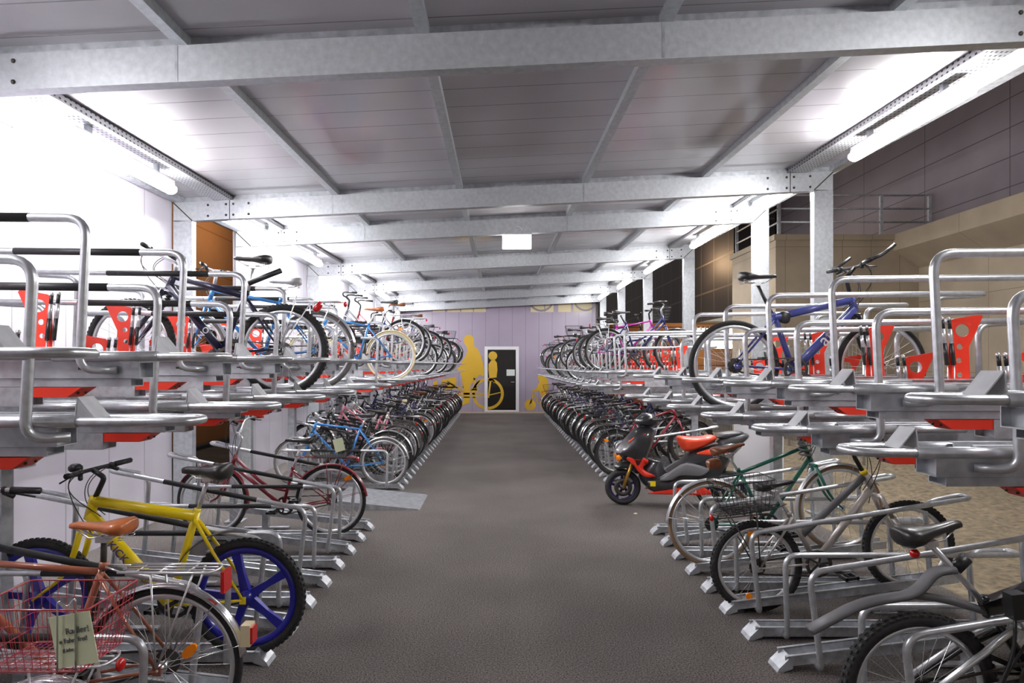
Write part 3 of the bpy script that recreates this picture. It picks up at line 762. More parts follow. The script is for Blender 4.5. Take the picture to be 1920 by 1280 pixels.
def clipring(b, cx, cy, r0, r1, xmax):
    k = 60
    for i in range(k):
        a, c = 2 * PI * i / k, 2 * PI * (i + 1) / k
        if cx + r1 * math.cos((a + c) / 2) < xmax: ringd_seg(b, cx, cy, r0, r1, a, c)
def ringd_seg(b, cx, cy, r0, r1, a, c, y=YW - .006):
    decal(b, [(cx + r0 * math.cos(a), cy + r0 * math.sin(a)), (cx + r1 * math.cos(a), cy + r1 * math.sin(a)), (cx + r1 * math.cos(c), cy + r1 * math.sin(c)), (cx + r0 * math.cos(c), cy + r0 * math.sin(c))], y)
b = MB()
decal(b, [(545, 397), (570, 405), (585, 430), (590, 500), (620, 520), (645, 570), (662, 630), (676, 700), (676, 760), (640, 742), (600, 780), (556, 835), (552, 900), (548, 985), (485, 1006), (478, 992), (500, 960), (496, 880), (488, 800), (470, 720), (440, 690), (478, 660), (486, 622), (512, 590), (535, 530), (522, 496), (506, 476), (498, 440), (515, 405)])
decal(b, [(240, 800), (275, 790), (280, 880), (240, 880)]); decal(b, [(310, 785), (430, 760), (440, 800), (420, 860), (320, 880)])
stroke(b, (230, 850), (500, 850), 14); stroke(b, (250, 905), (680, 905), 16); stroke(b, (320, 930), (680, 938), 10); stroke(b, (360, 800), (500, 890), 12); stroke(b, (560, 890), (640, 780), 16); stroke(b, (590, 770), (610, 880), 14); stroke(b, (550, 870), (640, 870), 12)
clipring(b, 708, 905, 112, 136, 676)
o = put('wall_silhouette', b, GOLD); tag(o, 'gold silhouette of a man pushing a bicycle, left of the door', 'wall decal')
b = MB(); yd = YW - .012
yd = YW - .004
def D(pts): decal(b, pts, yd, .003)
D(circ(750, 580, 38)); D([(740, 615), (765, 612), (785, 640), (790, 700), (782, 766), (720, 770), (712, 700), (714, 650)]); D([(712, 780), (740, 765), (770, 800), (760, 815), (745, 790), (718, 800)])
for i in range(60):
    a, c = 2 * PI * i / 60, 2 * PI * (i + 1) / 60
    if 712 < 708 + 136 * math.cos((a + c) / 2): ringd_seg(b, 708, 905, 112, 136, a, c, yd)
stroke(b, (712, 918), (830, 890), 8, yd); stroke(b, (712, 940), (730, 800), 14, yd)
o = put('door_silhouette', b, GOLD, dr); o.matrix_parent_inverse = Matrix.Translation(-dr.location)
b = MB()
decal(b, [(1140, 740), (1190, 745), (1215, 780), (1228, 820), (1222, 915), (1200, 935), (1200, 990), (1175, 1030), (1160, 1030), (1165, 930), (1150, 880), (1130, 880), (1095, 890), (1088, 878), (1130, 850), (1150, 800), (1138, 775)])
ringd(b, 1070, 1000, 12, 48); ringd(b, 1240, 982, 22, 50); stroke(b, (1070, 1000), (1100, 890), 12); stroke(b, (1100, 900), (1140, 985), 10); stroke(b, (1140, 985), (1240, 975), 10)
o = put('wall_silhouette', b, GOLD); tag(o, 'small gold silhouette of a child on a little bicycle, right of the door', 'wall decal')
CREAMD = mat('cream_foil', srgb(214, 200, 160), .45); GREYD = mat('grey_foil', srgb(140, 132, 134), .45)
b = MB()
for (x0, x1) in ((235, 340), (360, 470), (480, 580), (590, 690), (1075, 1190), (1200, 1270), (1310, 1420), (1440, 1600)): decal(b, [(x0, 60), (x1, 60), (x1, 205), (x0, 205)])
o = put('wall_pattern', b, CREAMD); tag(o, 'row of cream blocks along the top of the far wall', 'wall decal')
b = MB(); ringd(b, 1165, 90, 95, 112, 0, 180, YW - .012); ringd(b, 1545, 90, 92, 108, 0, 180, YW - .012)
o = put('wall_silhouette', b, GREYD); tag(o, 'pair of grey wheel arcs at the top right of the far wall', 'wall decal')
# things seen at the back
put('trim_1', MB().box(3.42, 3.5, YW - .02, YW + .16, 0, zt), DARKST)['kind'] = 'structure'

# passage plate on the left, ramp
o = put('ramp_plate', MB().prism([(-1.95, .0), (-.9, .0), (-.93, .012), (-1.9, .11)], 7.35, 8.2), GALVD); tag(o, 'grey steel ramp plate on the floor in the left passage', 'ramp plate')

# ------------------------------------------------------------------ outside
DIRT = mat('dirt', srgb(116, 104, 84), .95, noise=(16, .42, 12), bump=1)
b = MB(); nx, ny = 60, 120; vs = []; rnd = random.Random(3)
for j in range(ny + 1):
    for i in range(nx + 1):
        x = 3.3 + 6.4 * i / nx; y = -2 + 18 * j / ny
        h = -.03 + .02 * min(1, i / 2) + (.28 * math.exp(-((x - 5.6) ** 2) / 2.2 - ((y - 10) ** 2) / 9) + .02 * math.sin(x * 3 + y) * math.sin(y * 2.3)) * min(1, i / 5) + rnd.uniform(-.018, .018) * min(1, i / 3)
        vs.append((x, y, h))
b.add(vs, [(j * (nx + 1) + i, j * (nx + 1) + i + 1, (j + 1) * (nx + 1) + i + 1, (j + 1) * (nx + 1) + i) for j in range(ny) for i in range(nx)], True)
structure('ground_dirt', b, DIRT, 'bare sandy dirt ground outside the right side of the shelter', 'ground')
structure('ground_outside', MB().box(-30, 40, -8, 70, -.3, -.13), mat('dark_ground', (.05, .045, .04), .9, noise=(2, .3)), 'dark ground around the shelter', 'ground')
CONC = stripes_mat('concrete', srgb(146, 133, 114), 'Z', 1.5, .012, srgb(108, 97, 83), .85, 0, noise=(1.3, .16, 8), axis2='Y', period2=3, bump=.2)
CONC2 = stripes_mat('concrete_front', srgb(146, 133, 114), 'X', .62, .012, srgb(114, 102, 87), .85, 0, noise=(1.3, .16, 8), axis2='Z', period2=1.4, bump=.2)
structure('concrete_abutment', MB().box(6.0, 9.4, 14, 16.6, -.2, 4.35).box(5.95, 9.4, 13.95, 16.65, 4.35, 4.47), CONC2, 'beige concrete block wall beyond the right posts', 'concrete wall')
structure('wall_right', MB().box(9.1, 9.6, -6, 14, -.2, 4.2), CONC, 'long beige concrete wall far on the right', 'wall')
structure('concrete_ledge', MB().add([(x, y, z) for y in (-6, 14) for (x, z) in ((8.55, 4.47), (9.6, 4.47), (9.6, 3.75), (9.1, 3.75), (8.55, 4.12))],
    [(0, 1, 2, 3, 4), (9, 8, 7, 6, 5)] + [(i, 5 + i, 5 + (i + 1) % 5, (i + 1) % 5) for i in range(5)], False), CONC, 'overhanging concrete ledge at the top of the right wall', 'ledge')
CLAD = stripes_mat('dark_cladding', (.21, .185, .21), 'Z', .55, .02, (.07, .06, .07), .5, .1, noise=(.8, .15, 4), axis2='Y', period2=2.4)
structure('cladding_wall', MB().box(9.5, 10.2, -6, 60, 4.47, 13), CLAD, 'tall dark mauve clad facade above the concrete ledge', 'facade')
rl = thing('railing', 'grey metal railing on top of the concrete block', 'railing', (6.05, 14.0, 4.47))
ZR = .86
for i, x in enumerate((.03, 1.1, 2.25, 3.3)): put('railing_post', MB().box(x - .03, x + .03, -.0, .06, 0, ZR), GALVD, rl)
for i, z in enumerate((.28, .57, ZR)): put('railing_bar', MB().tube([(0, .03, z), (3.35, .03, z)], .02, 8).tube([(.03, .03, z), (.03, 2.55, z)], .02, 8), GALVD, rl)
for y in (1.25, 2.5): put('railing_post', MB().box(0, .06, y - .03, y + .03, 0, ZR), GALVD, rl)
# white board behind the scooter
o = put('white_board', MB().box(3.18, 3.24, 7.35, 8.75, 0, 1.08), WHITEP); tag(o, 'white board panel standing behind the scooter between two right posts', 'panel')
# wire mesh fence outside
MESHM = mat('fence_wire', (.45, .45, .45), .4, .7)
ft = thing('mesh_fence', 'wire mesh site fence standing on the dirt beyond the right stands', 'fence', (5.2, 9.2, 0))
b = MB()
for i in range(72): b.tube([(0, .1 * i, .1), (0, .1 * i, 1.95)], .0022, 3, cap=False)
for i in range(10): b.tube([(0, 0, .1 + .205 * i), (0, 7.1, .1 + .205 * i)], .0022, 3, cap=False)
put('wire_panel', b, MESHM, ft)
for y in (0, 2.37, 4.73, 7.1): put('fence_post', MB().tube([(0, y, 0), (0, y, 2)], .02, 8), MESHM, ft)
# far buildings
DKB = stripes_mat('dark_glass_facade', (.025, .022, .022), 'Z', 1.1, .06, (.1, .085, .07), .6, .1, axis2='Y', period2=1.5)
structure('far_facade', MB().box(8.0, 9.4, 22, 60, 3.35, 16), DKB, 'dark glazed building far behind the right posts', 'building')
WARMB = mat('warm_brown_wall', srgb(122, 78, 38), .8, noise=(.8, .25, 5))
structure('far_wall_brown', MB().box(3.6, 12, 27, 27.4, 0, 3.4), stripes_mat('brown_boards', srgb(140, 92, 46), 'Z', .8, .05, srgb(70, 44, 22), .8), 'low brown wall in the night far behind the right posts', 'wall')
bd = thing('brown_building', 'warm brown building seen through the gap in the left wall', 'building', (-6.2, 16, 0))
put('facade', MB().box(-.5, 0, -8, 8, 0, 7), stripes_mat('brown_facade', srgb(140, 100, 62), 'Z', .9, .02, srgb(110, 72, 36), .8, noise=(.7, .15, 4)), bd)
put('window', MB().box(-.02, .03, -2.3, -.9, 1.0, 2.6).add(*(lambda P: (P, [tuple(range(14)), tuple(range(14, 28))[::-1]] + [(i, 14 + i, 14 + (i + 1) % 14, (i + 1) % 14) for i in range(14)]))([(x, -1.6 + .7 * math.cos(PI * i / 13), 2.6 + .7 * math.sin(PI * i / 13)) for x in (-.02, .03) for i in range(14)])), mat('dark_window', (.02, .018, .016), .2), bd)
# shrub by the far lights
lt = thing('lit_shop_window', 'bright lit window band far outside beside the concrete block', 'lit window', (8.3, 25.5, 0))
put('window_band', MB().box(-.9, 1.2, 0, .1, 2.3, 3.1), mat('warm_lit', (1, .93, .78), .4, emit=2.2), lt)
for i in range(12): put('louver', MB().box(-.9 + .18 * i, -.84 + .18 * i, -.06, 0, 2.75, 3.15), WHITEP, lt)

# ================================================================== stands
LFN = [3.6 + .415 * k for k in range(-2, 8)]
LFF = [8.6 + .4 * k for k in range(33)]
RFN = [3.53 + .402 * k for k in range(-2, 8)]
RFF = [9.2 + .4 * k for k in range(31)]
XTL, XTR = -1.26, 1.495

# ---- bicycle specs
CITY = dict(R=.335, wb=1.07, tr=.018)
def spec(base, **k): d = dict(base); d.update(k); return d
PAL = [('black', BLACKF), ('black', BLACKF), ('dark blue', DBLUE), ('silver', SILVERP), ('maroon', MAROON), ('black', BLACKF), ('grey', GREYF), ('dark green', DGREEN), ('black', BLACKF), ('white', WHITEF), ('purple', PURPLE), ('dark blue', DBLUE)]
def far_spec(i, rnd, color=None):
    nm, c = color or PAL[rnd.randrange(len(PAL))]
    v = rnd.randrange(4)
    fr = ('diamond', 'step', 'low', 'diamond')[v]
    fn, fend = (('chrome', CHROME), ('black', BLACKF), ('black', BLACKF), (None, None))[rnd.randrange(4)]
    if v in (1, 2) and not fn: fn, fend = 'chrome', ALU
    sdn, sad = (('black', SADBLK), ('black', SADBLK), ('black', SADBLK), ('brown', BROWNL))[min(3, rnd.randrange(8) // 2) if rnd.random() < .5 else 0]
    bar = ('flat', 'swept', 'upright', 'flat')[v]
    s = spec(CITY, frame=fr, col=c, fend=fend, sadcol=sad, bar=bar, carrier=bool(fn), tr=(.018, .018, .02, .024)[v],
             tire=RUBBER if rnd.random() < .9 else RUBBERG, rim=rnd.choice((ALU, RIMD, RIMD, DARKST)), carcol=rnd.choice((DARKST, BLACKF, ALU)), tail=rnd.random() < .7, W=.235, crankcol=DARKST, barcol=rnd.choice((ALU, BLACKP, BLACKP)), stemcol=rnd.choice((ALU, BLACKP)), postcol=rnd.choice((ALU, BLACKP)), sad=(.22, .93 + .02 * rnd.randrange(5)))
    if rnd.random() < .45: s['refl'] = (rnd.choice((.12, -.14, .05)), .335 + rnd.choice((.16, -.15, .2)), rnd.uniform(-1, 1))
    bk = rnd.random()
    if bk < .16 and fn: s['basket'] = ('rear', BLACKP)
    elif bk < .24: s['basket'] = ('front', BLACKP)
    ds = nm + ' ' + {'diamond': 'bicycle', 'step': 'step-through bicycle', 'low': 'mixte bicycle'}[fr]
    ex = ' with %s mudguards' % fn if fn else ''
    if 'basket' in s: ex += (' and' if ex else ' with') + ' wire basket'
    elif sdn == 'brown': ex += (' and' if ex else ' with') + ' brown saddle'
    return s, ds + ex

held = {}
GL, GR = 'bicycles in the left floor row beyond the passage', 'bicycles in the right floor row beyond the passage'
rnd = random.Random(21)
SPEC_L = {0: None, 3: ('pink', PINK), 6: ('pink', PINK), 5: ('silver', SILVERP), 1: ('black', BLACKF), 2: ('black', BLACKF), 4: ('black', BLACKF)}
n = 0
for k, y in enumerate(LFF):
    if k in (27,): continue
    if k == 0:
        s = spec(CITY, R=.325, wb=1.15, tr=.019, col=SKYB, tire=RUBBERG, fend=ALU, bb=(.50, .27), st=(.31, .79), ht=(.90, .86), hb=(.95, .72), sad=(.25, .96), clamp=(.93, .98), stem=(.87, .95), sadcol=SADBLK, bar='flat', key='sky')
        lb = 'sky blue bicycle with grey tyres, first in the left row beyond the passage'
        bicycle(lb, (-1.53, y + .02, .032), -1, s, False, None); n += 1; held[('L', k)] = 'sky blue bicycle'; continue
    s, d = far_spec(k, rnd, SPEC_L.get(k))
    if k in (3, 6): s['frame'] = 'low'; d = 'pink mixte bicycle'; s.pop('basket', None)
    if k == 8: s['sadcol'] = CREAM; d += ' and cream saddle' if 'with' in d else ' with cream saddle'
    incl = k % 2 == 1
    bicycle('%s, %s in the far left floor row' % (d, ORD[n]), (-1.26 - .27 - rnd.uniform(0, .06) - (.03 if incl else 0), y + rnd.uniform(-.02, .02), .034 + (.035 if incl else 0)), -1, s, True, GL, pitch=.118 if incl else 0, lean=rnd.uniform(-.025, .025), yaw=rnd.uniform(-.015, .015))
    held[('L', k)] = ORD[n]; n += 1
SPEC_R = {0: ('maroon', MAROON), 2: ('black', BLACKF), 4: ('dark blue', DBLUE), 1: ('black', BLACKF)}
n = 0
for k, y in enumerate(RFF):
    if k in (22,): continue
    s, d = far_spec(k, rnd, SPEC_R.get(k))
    incl = k % 2 == 0
    X = 1.495 + .25 + rnd.uniform(-.02, .05)
    bicycle('%s, %s in the far right floor row' % (d, ORD[n]), (X, y + rnd.uniform(-.02, .02), .034 + (.033 if incl else 0)), 1, s, True, GR, pitch=.118 if incl else 0, lean=rnd.uniform(-.025, .025), yaw=rnd.uniform(-.015, .015))
    held[('R', k)] = ORD[n]; n += 1

for k, y in enumerate(LFN):
    incl = k % 2 == 1
    what = {0: 'holding the copper bicycle', 2: 'holding the yellow bicycle', 8: 'holding the maroon bicycle'}.get(k, 'standing empty')
    floor_stand(XTL, y, -1, incl, '%s floor stand %s, %s in the near left row' % ('sloping' if incl else 'level', what, ORD[k]), 'near left floor stands')
for k, y in enumerate(RFN):
    incl = k % 2 == 0
    what = {0: 'holding the black mountain bike', 4: 'holding the silver mountain bike', 6: 'holding the green bicycle'}.get(k, 'standing empty')
    floor_stand(XTR, y, 1, incl, '%s bare steel floor stand %s, %s in the near right row' % ('sloping' if incl else 'level', what, ORD[k]), 'near right floor stands')
for side, L, XT, nm in ((-1, LFF, XTL, 'L'), (1, RFF, XTR, 'R')):
    for k, y in enumerate(L):
        incl = (k % 2 == 1) if side < 0 else (k % 2 == 0); w = held.get((nm, k)); sn = 'left' if side < 0 else 'right'
        if k == 0 and side < 0: lb = 'level floor stand under the sky blue bicycle in the left row'
        elif w: lb = 'floor stand under the %s bicycle of the far %s floor row' % (w, sn)
        else: lb = 'empty floor stand in the far %s floor row' % sn
        floor_stand(XT, y, side, incl, lb, 'far %s floor stands' % sn)

# ---- upper tier
LUN = [(1.9 + .4 * k) for k in range(13)]      # high, low, high ...
LUF = [(8.7 + .4 * k) for k in range(32)]
RUN = [(1.93 + .4 * k) for k in range(12)]     # high, low, high ...
RUF = [(9.13 + .4 * k) for k in range(31)]
ZL, ZR_ = (1.455, 1.685), (1.345, 1.55)
UP = {}
UPL = {0: 'cream', 3: 0, 5: 0, 8: 0, 11: 0, 14: 0, 17: 0, 20: 0, 22: 0, 25: 0, 27: 0, 29: 0}
UPR = {2: 0, 4: 'mag', 6: 0, 9: 0, 12: 0, 13: 0, 15: 0, 18: 0, 21: 0, 23: 0, 26: 0, 28: 0}
GUL, GUR = 'bicycles on the left upper tier beyond the passage', 'bicycles on the right upper tier beyond the passage'
n = 0
for k, v in UPL.items():
    hi = k % 2; s, d = far_spec(k, rnd)
    if v == 'cream': s = spec(CITY, col=SKYB, fend=CREAM, tire=CREAM, frame='diamond', bar='flat', sadcol=TAN, carrier=False, key='cream'); d = 'blue bicycle with cream mudguards and tan saddle'
    bicycle('%s, %s on the far left upper tier' % (d, ORD[n]), (-1.10 - .35, LUF[k], ZL[hi] + .0 - .018), -1, s, True, GUL, lean=rnd.uniform(-.04, .04)); UP[('L', k)] = ORD[n]; n += 1
n = 0
for k, v in UPR.items():
    hi = 1 - k % 2; s, d = far_spec(k, rnd, ('magenta', MAGENTA) if v == 'mag' else None)
    bicycle('%s, %s on the far right upper tier' % (d, ORD[n]), (1.25 + .4, RUF[k], ZR_[hi] - .018), 1, s, True, GUR, lean=rnd.uniform(-.04, .04)); UP[('R', k)] = ORD[n]; n += 1
for k, y in enumerate(LUN):
    hi = 1 - k % 2; w = {7: 'carrying the navy mountain bike', 9: 'carrying the sky blue city bicycle'}.get(k, 'empty')
    upper_stand(-1.21 if k == 0 else -1.065 if not hi else -1.14, y, ZL[hi], -1, '%s upper stand, %s, %s in the near left upper tier' % ('raised' if hi else 'lower', w, ORD[k]), 'near left upper stands')
for k, y in enumerate(RUN):
    hi = 1 - k % 2; w = {7: 'carrying the blue mountain bike'}.get(k, 'empty')
    upper_stand(1.25, y, ZR_[hi], 1, '%s upper stand, %s, %s in the near right upper tier' % ('raised' if hi else 'lower', w, ORD[k]), 'near right upper stands')
for side, L, nm in ((-1, LUF, 'L'), (1, RUF, 'R')):
    sn = 'left' if side < 0 else 'right'
    for k, y in enumerate(L):
        w = UP.get((nm, k)); hi = k % 2 if side < 0 else 1 - k % 2
        lb = ('upper stand carrying the %s bicycle of the far %s upper tier' % (w, sn)) if w else 'empty upper stand, %s along the far %s upper tier' % (ORD[k], sn)
        upper_stand(-1.10 if side < 0 else 1.25, y, (ZL if side < 0 else ZR_)[hi], side, lb, 'far %s upper stands' % sn, far=y > 14)
# carrying frames of the upper tier
for side, segs, zz in ((-1, ((1.0, 6.95), (8.4, 21.6)), ZL), (1, ((1.2, 6.6), (8.9, 21.6)), ZR_)):
    sn = 'left' if side < 0 else 'right'
    for q, (y0, y1) in enumerate(segs):
        wh = 'near' if q == 0 else 'far'
        t = thing('tier_frame', 'steel frame of columns and girders bearing the %s %s upper stands' % (wh, sn), 'rack frame', (side * 2.78, y0, 0))
        zt = zz[0] - .215
        put('girder', MB().box(-.05, .05, 0, y1 - y0, zt - .12, zt), GALV, t)
        put('girder', MB().box(-.04, .04, 0, y1 - y0, zz[1] - .34, zz[1] - .218).parent if False else MB().box(side * .1 + -.03, side * .1 + .03, 0, y1 - y0, zz[1] - .30, zz[1] - .218), GALVD, t)
        ncol = 3 if q == 0 else 6
        for i in range(ncol):
            if side > 0 and q == 0 and i == 0: continue
            y = (2.6, 0.1, y1 - y0 - .12)[i] if q == 0 else .3 + (y1 - y0 - .6) * i / (ncol - 1)
            put('column', MB().box(-.045, .045, y - .045, y + .045, 0, zt - .12).box(-.09, .09, y - .09, y + .09, 0, .012).box(-.1, .16 if side < 0 else .1, y - .06, y + .06, zt - .16, zt - .12), GALVD, t)

# ================================================================== near bicycles
# copper city bicycle
s = spec(CITY, R=.335, wb=1.06, tr=.018, col=COPPER, fend=CHROME, carrier=True, sadcol=TAN, tail=False, postcol=DARKST, st=(.265, .755), bb=(.44, .27), sad=(.265, .935), ht=(.86, .80), hb=(.9, .68), clamp=(.93, .98), stem=(.84, .95),
         bar='swept', refl=(-.115, .4, .8), sW=.085, springs=True, key='copper')
t = bicycle('copper bicycle with tan leather saddle and chrome rear mudguard', (-1.43, 2.77, .034), -1, s)
put('tail_light', MB().box(-.375, -.335, -.03, .03, .42, .51, 0).box(-.385, -.375, -.027, .027, .43, .50, 1), [CREAM, REDL], t)
put('rear_reflector', MB().box(-.27, -.255, -.04, .04, .65, .74), REDL, t)
# bicycle with red basket, mostly outside the frame
s = spec(CITY, R=.255, wb=1.0, col=REDBRIGHT, fend=CHROME, carrier=True, sadcol=SADBLK, tail=True, basket=None, bar='swept', bb=(.42, .25), frame='low', st=(.40, .6), sad=(.46, .80), key='redb')
t = bicycle('red bicycle carrying a red wire basket with a pale paper note, nearest on the left', (-1.32, 2.30, .034), -1, s)
t.location = (-1.60, 2.30, .02)
bk = put('basket', basket_bm(.40, .30, .22, .8, 12), REDWIRE, t, (-.03, 0, .595))
nt_ = put('paper_note', MB().box(-.075, .075, -.001, .001, -.085, .085), PAPER, t, (-.20, .17, .725), (0, .2, -.12))
text('lettering', 'Radler!', .03, INK, nt_, (-.02, .0022, .03), (PI / 2, 0, PI)); text('lettering', 'e Fahr  frei!', .022, INK, nt_, (0, .0022, .0), (PI / 2, 0, PI)); text('lettering', '(Liebe...', .016, INK, nt_, (.02, .0022, -.03), (PI / 2, 0, PI))
put('clip', MB().tube(fillet([(-.15, .176, .62), (-.15, .176, .86), (-.18, .172, .83), (-.21, .176, .87), (-.21, .176, .62)], .02), .003, 6), CHROME, t)
# yellow mountain bike with blue five-spoke wheels
s = dict(R=.325, wb=1.16, tr=.026, col=YELLOW, mag=True, knob=True, tire=RUBBER, bb=(.43, .285), st=(.284, .80), ht=(.853, .885), hb=(.888, .757), sad=(.225, 1.045), stem=(.80, .99), clamp=(.87, 1.035), fat=2.1, stemcol=BLACKP, barcol=BLACKP, bar='flat', sW=.09, sT=.075, stilt=.02, key='yellow', ring=.095)
t = bicycle('yellow mountain bike with blue five-spoke wheels', (-1.407, 3.62, .03), -1, s)
a = Vector((.886, 0, .78)); c = Vector((.43, 0, .285)); d = c - a
text('lettering', 'KICK', .062, mat('violet_ink', srgb(70, 60, 150), .4), t, a.lerp(c, .40) + Vector((0, .0385, 0)), (PI / 2, -math.atan2(d.z, -d.x), PI))
text('lettering', 'JUNIOR', .035, mat('violet_ink', srgb(70, 60, 150), .4), t, a.lerp(c, .68) + Vector((0, .0385, 0)), (PI / 2, -math.atan2(d.z, -d.x), PI))
put('mudguard', MB().ring(0, 0, .36, [(.006, -.03), (.01, 0), (.006, .03), (0, .03), (.004, 0), (0, -.03)], 20, 0, .5, 1.75), GREYP, t, (.06, 0, .33))
put('headlight', MB().ball((0, 0, 0), .035, n=10, sc=(1.1, 1, .8)), BLACKP, t, (.93, .05, 1.05))
# maroon step-through bicycle
s = spec(CITY, R=.335, wb=1.12, tr=.019, col=MAROON, fend=MAROON, frame='step', fat=1.15, carrier=True, carcol=MAROON, sadcol=SADBLK, tail=True, bb=(.45, .275), st=(.36, .64), ht=(.895, .77), hb=(.94, .65), sad=(.29, .91), stem=(.84, .92), clamp=(.87, .97), bar='upright', gripcol=REDBRIGHT, basket=('rear', BLACKP), refl=(-.17, .55, .4), key='maroon')
t = bicycle('maroon step-through bicycle with black rear basket and a paper note', (-1.59, 6.12, .034), -1, s)
put('paper_note', MB().box(-.045, .045, -.001, .001, -.06, .06), PAPER, t, (-.12, .17, .88), (.0, .25, .2))

# silver mountain bike on the right
s = dict(R=.305, wb=1.03, tr=.024, col=SILVERP, knob=True, frame='low', bb=(.40, .28), st=(.27, .62), ht=(.80, .83), hb=(.845, .70), sad=(.19, .84), stem=(.745, .955), clamp=(.80, 1.07), fat=1.4, stemcol=BLACKP, barcol=BLACKP, bar='flat', sus=True, carrier=True, basket=('rear', BLACKP), tail=True, carcol=DARKST, refl=(.0, .52, .3), key='silver', sW=.08)
t = bicycle('silver mountain bike with black wire basket and yellow head tube band', (1.765, 4.335, .0), 1, s, pitch=.13)
put('top_tube', MB().tube([(.79, 0, .805), (.335, 0, .474)], .023, 12), GREYP, t)
put('head_band', MB().tube([(.793, 0, .85), (.803, 0, .82)], .024, 12), YELLOW, t)
put('spoke_reflector', MB().disc(-.08, .12, .022, -.03, -.018, 12), ORANGE, t)
# green and cream city bicycle on the right
s = spec(CITY, R=.34, wb=1.03, tr=.017, col=GREENP, tire=TANTIRE, fend=ALU, bb=(.43, .29), st=(.27, .73), ht=(.80, .88), hb=(.85, .73), sad=(.20, .92), stem=(.76, .98), clamp=(.80, 1.03), bar='flat', sadcol=BROWNL, stilt=-.12, forkcol=GREENP, key='green')
t = bicycle('green bicycle with tan tyres and brown leather saddle', (1.72, 5.12, .06), 1, s, pitch=.12)
put('tool_bag', MB().puff([(.02, .84), (.13, .85), (.14, .77), (.03, .76)], .09, .9), BROWNL, t)
pts = [(.80 + .045 * math.cos(a), .045 * math.sin(a) - .03, .98 - a * .0062) for a in [i * .5 for i in range(62)]]
put('coil_lock', MB().tube(pts, .008, 6), GREYP, t)
# black full-suspension bike nearest on the right
s = dict(R=.32, wb=1.08, tr=.029, col=BLACKF, knob=True, frame='sus', bb=(.47, .33), st=(.31, .66), ht=(.92, .90), hb=(.96, .74), sad=(.10, .98), stem=(.87, .98), clamp=(.93, 1.02), fat=1.9, sus=True, bar='flat', stemcol=BLACKP, barcol=BLACKP, key='fs', sW=.085, sT=.06, stilt=-.1)
t = bicycle('black full suspension mountain bike with grey seatpost mudguard, nearest on the right', (1.76, 2.66, -.005), 1, s, pitch=.1)
put('main_beam', MB().bar((.3, 0, .62), (.98, 0, .80), .05, .075), BLACKF, t)
put('mudguard', MB().tube(fillet([(.19, 0, .80), (.11, 0, .80), (.03, 0, .715), (-.2, 0, .70), (-.42, 0, .61)], .08), .034, 10, sy=.55), GREYP, t)
put('mudguard_arm', MB().tube(fillet([(.0, 0, .715), (.15, 0, .68), (.34, 0, .60)], .08), .016, 8), GREYP, t)
put('swingarm', MB().tube([(0, -.07, .335), (.25, -.06, .48), (.40, -.03, .55)], .014, 8).tube([(0, .07, .335), (.25, .06, .48), (.40, .03, .55)], .014, 8), ALU, t)
put('shock_spring', MB().tube([(.36 + .2 * i / 60 , .028 * math.cos(i * .7), .52 + .09 * i / 60 + .028 * math.sin(i * .7)) for i in range(61)], .006, 6), ALU, t)
put('seat_light', MB().ball((.04, -.0, .88), .02, n=10), REDL, t); put('seat_clamp', MB().tube([(.2, 0, .80), (.25, 0, .84)], .026, 10), BLACKP, t)
put('cable_lock', MB().tube(fillet([(.36, -.09, .66), (.33, -.11, .5), (.23, -.1, .3), (.3, -.09, .4), (.42, -.1, .56)], .08), .007, 6).box(.33, .39, -.12, -.07, .62, .72), BLACKP, t)

# navy mountain bike up on the left
s = dict(R=.33, wb=1.10, tr=.024, col=NAVY, knob=True, bb=(.44, .30), st=(.275, .73), ht=(.80, .86), hb=(.845, .74), sad=(.235, .985), stem=(.79, .925), clamp=(.93, 1.0), fat=1.75, sus=True, boots=True, forkcol=NAVY, bar='flat', barcol=BLACKP, carrier=False, key='navy', sW=.075, turn=-.05)
t = bicycle('navy mountain bike with black fork boots on the left upper tier', (-1.575, 4.68, 1.43), -1, s, pitch=.035)
text('lettering', 'ION', .06, WHITEP, t, (.56, .034, .44), (PI / 2, -math.atan2(-.47, -.41), PI))
put('pump', MB().tube([(.25, .03, .80), (.02, .03, .90)], .02, 10), BLACKP, t)
put('tail_light', MB().puff([(-.20, .63), (-.26, .70), (-.28, .66), (-.24, .60)], .06, .85), REDL, t)
put('mudguard_stays', MB().tube([(0, .066, .33), (-.20, .04, .67)], .004, 6).tube([(0, .066, .33), (-.1, .04, .72)], .004, 6), ALU, t)
# pale blue city bike behind it
s = spec(CITY, R=.335, wb=1.08, col=SKYB, fend=ALU, carrier=True, sadcol=mat('grey_saddle', (.32, .32, .33), .35), tail=True, sad=(.25, .925), bar='flat', tire=RUBBERG, key='pale')
bicycle('sky blue city bicycle with grey saddle and chrome mudguard on the left upper tier', (-1.56, 5.50, 1.44), -1, s)
# violet blue mountain bike up on the right
s = dict(R=.33, wb=1.07, tr=.02, col=BLUEV, knob=False, bb=(.43, .30), st=(.29, .70), ht=(.85, .83), hb=(.88, .72), sad=(.17, .985), stem=(.815, .97), clamp=(.88, 1.045), fat=1.95, forkcol=BLACKF, bar='barend', stemcol=BLACKP, barcol=BLACKP, key='bluev', postcol=BLACKP, sW=.07)
t = bicycle('violet blue mountain bike with bar ends on the right upper tier', (1.71, 4.70, 1.315), 1, s)
a = Vector((.86, 0, .74)); c = Vector((.43, 0, .30)); d = a - c
text('lettering', 'atec', .135, WHITEP, t, c.lerp(a, .62) + Vector((0, -.036, 0)), (PI / 2, -math.atan2(d.z, d.x), 0))
put('seat_bag', MB().puff([(.33, .73), (.41, .72), (.40, .63), (.33, .64)], .06, .85), BLACKP, t)

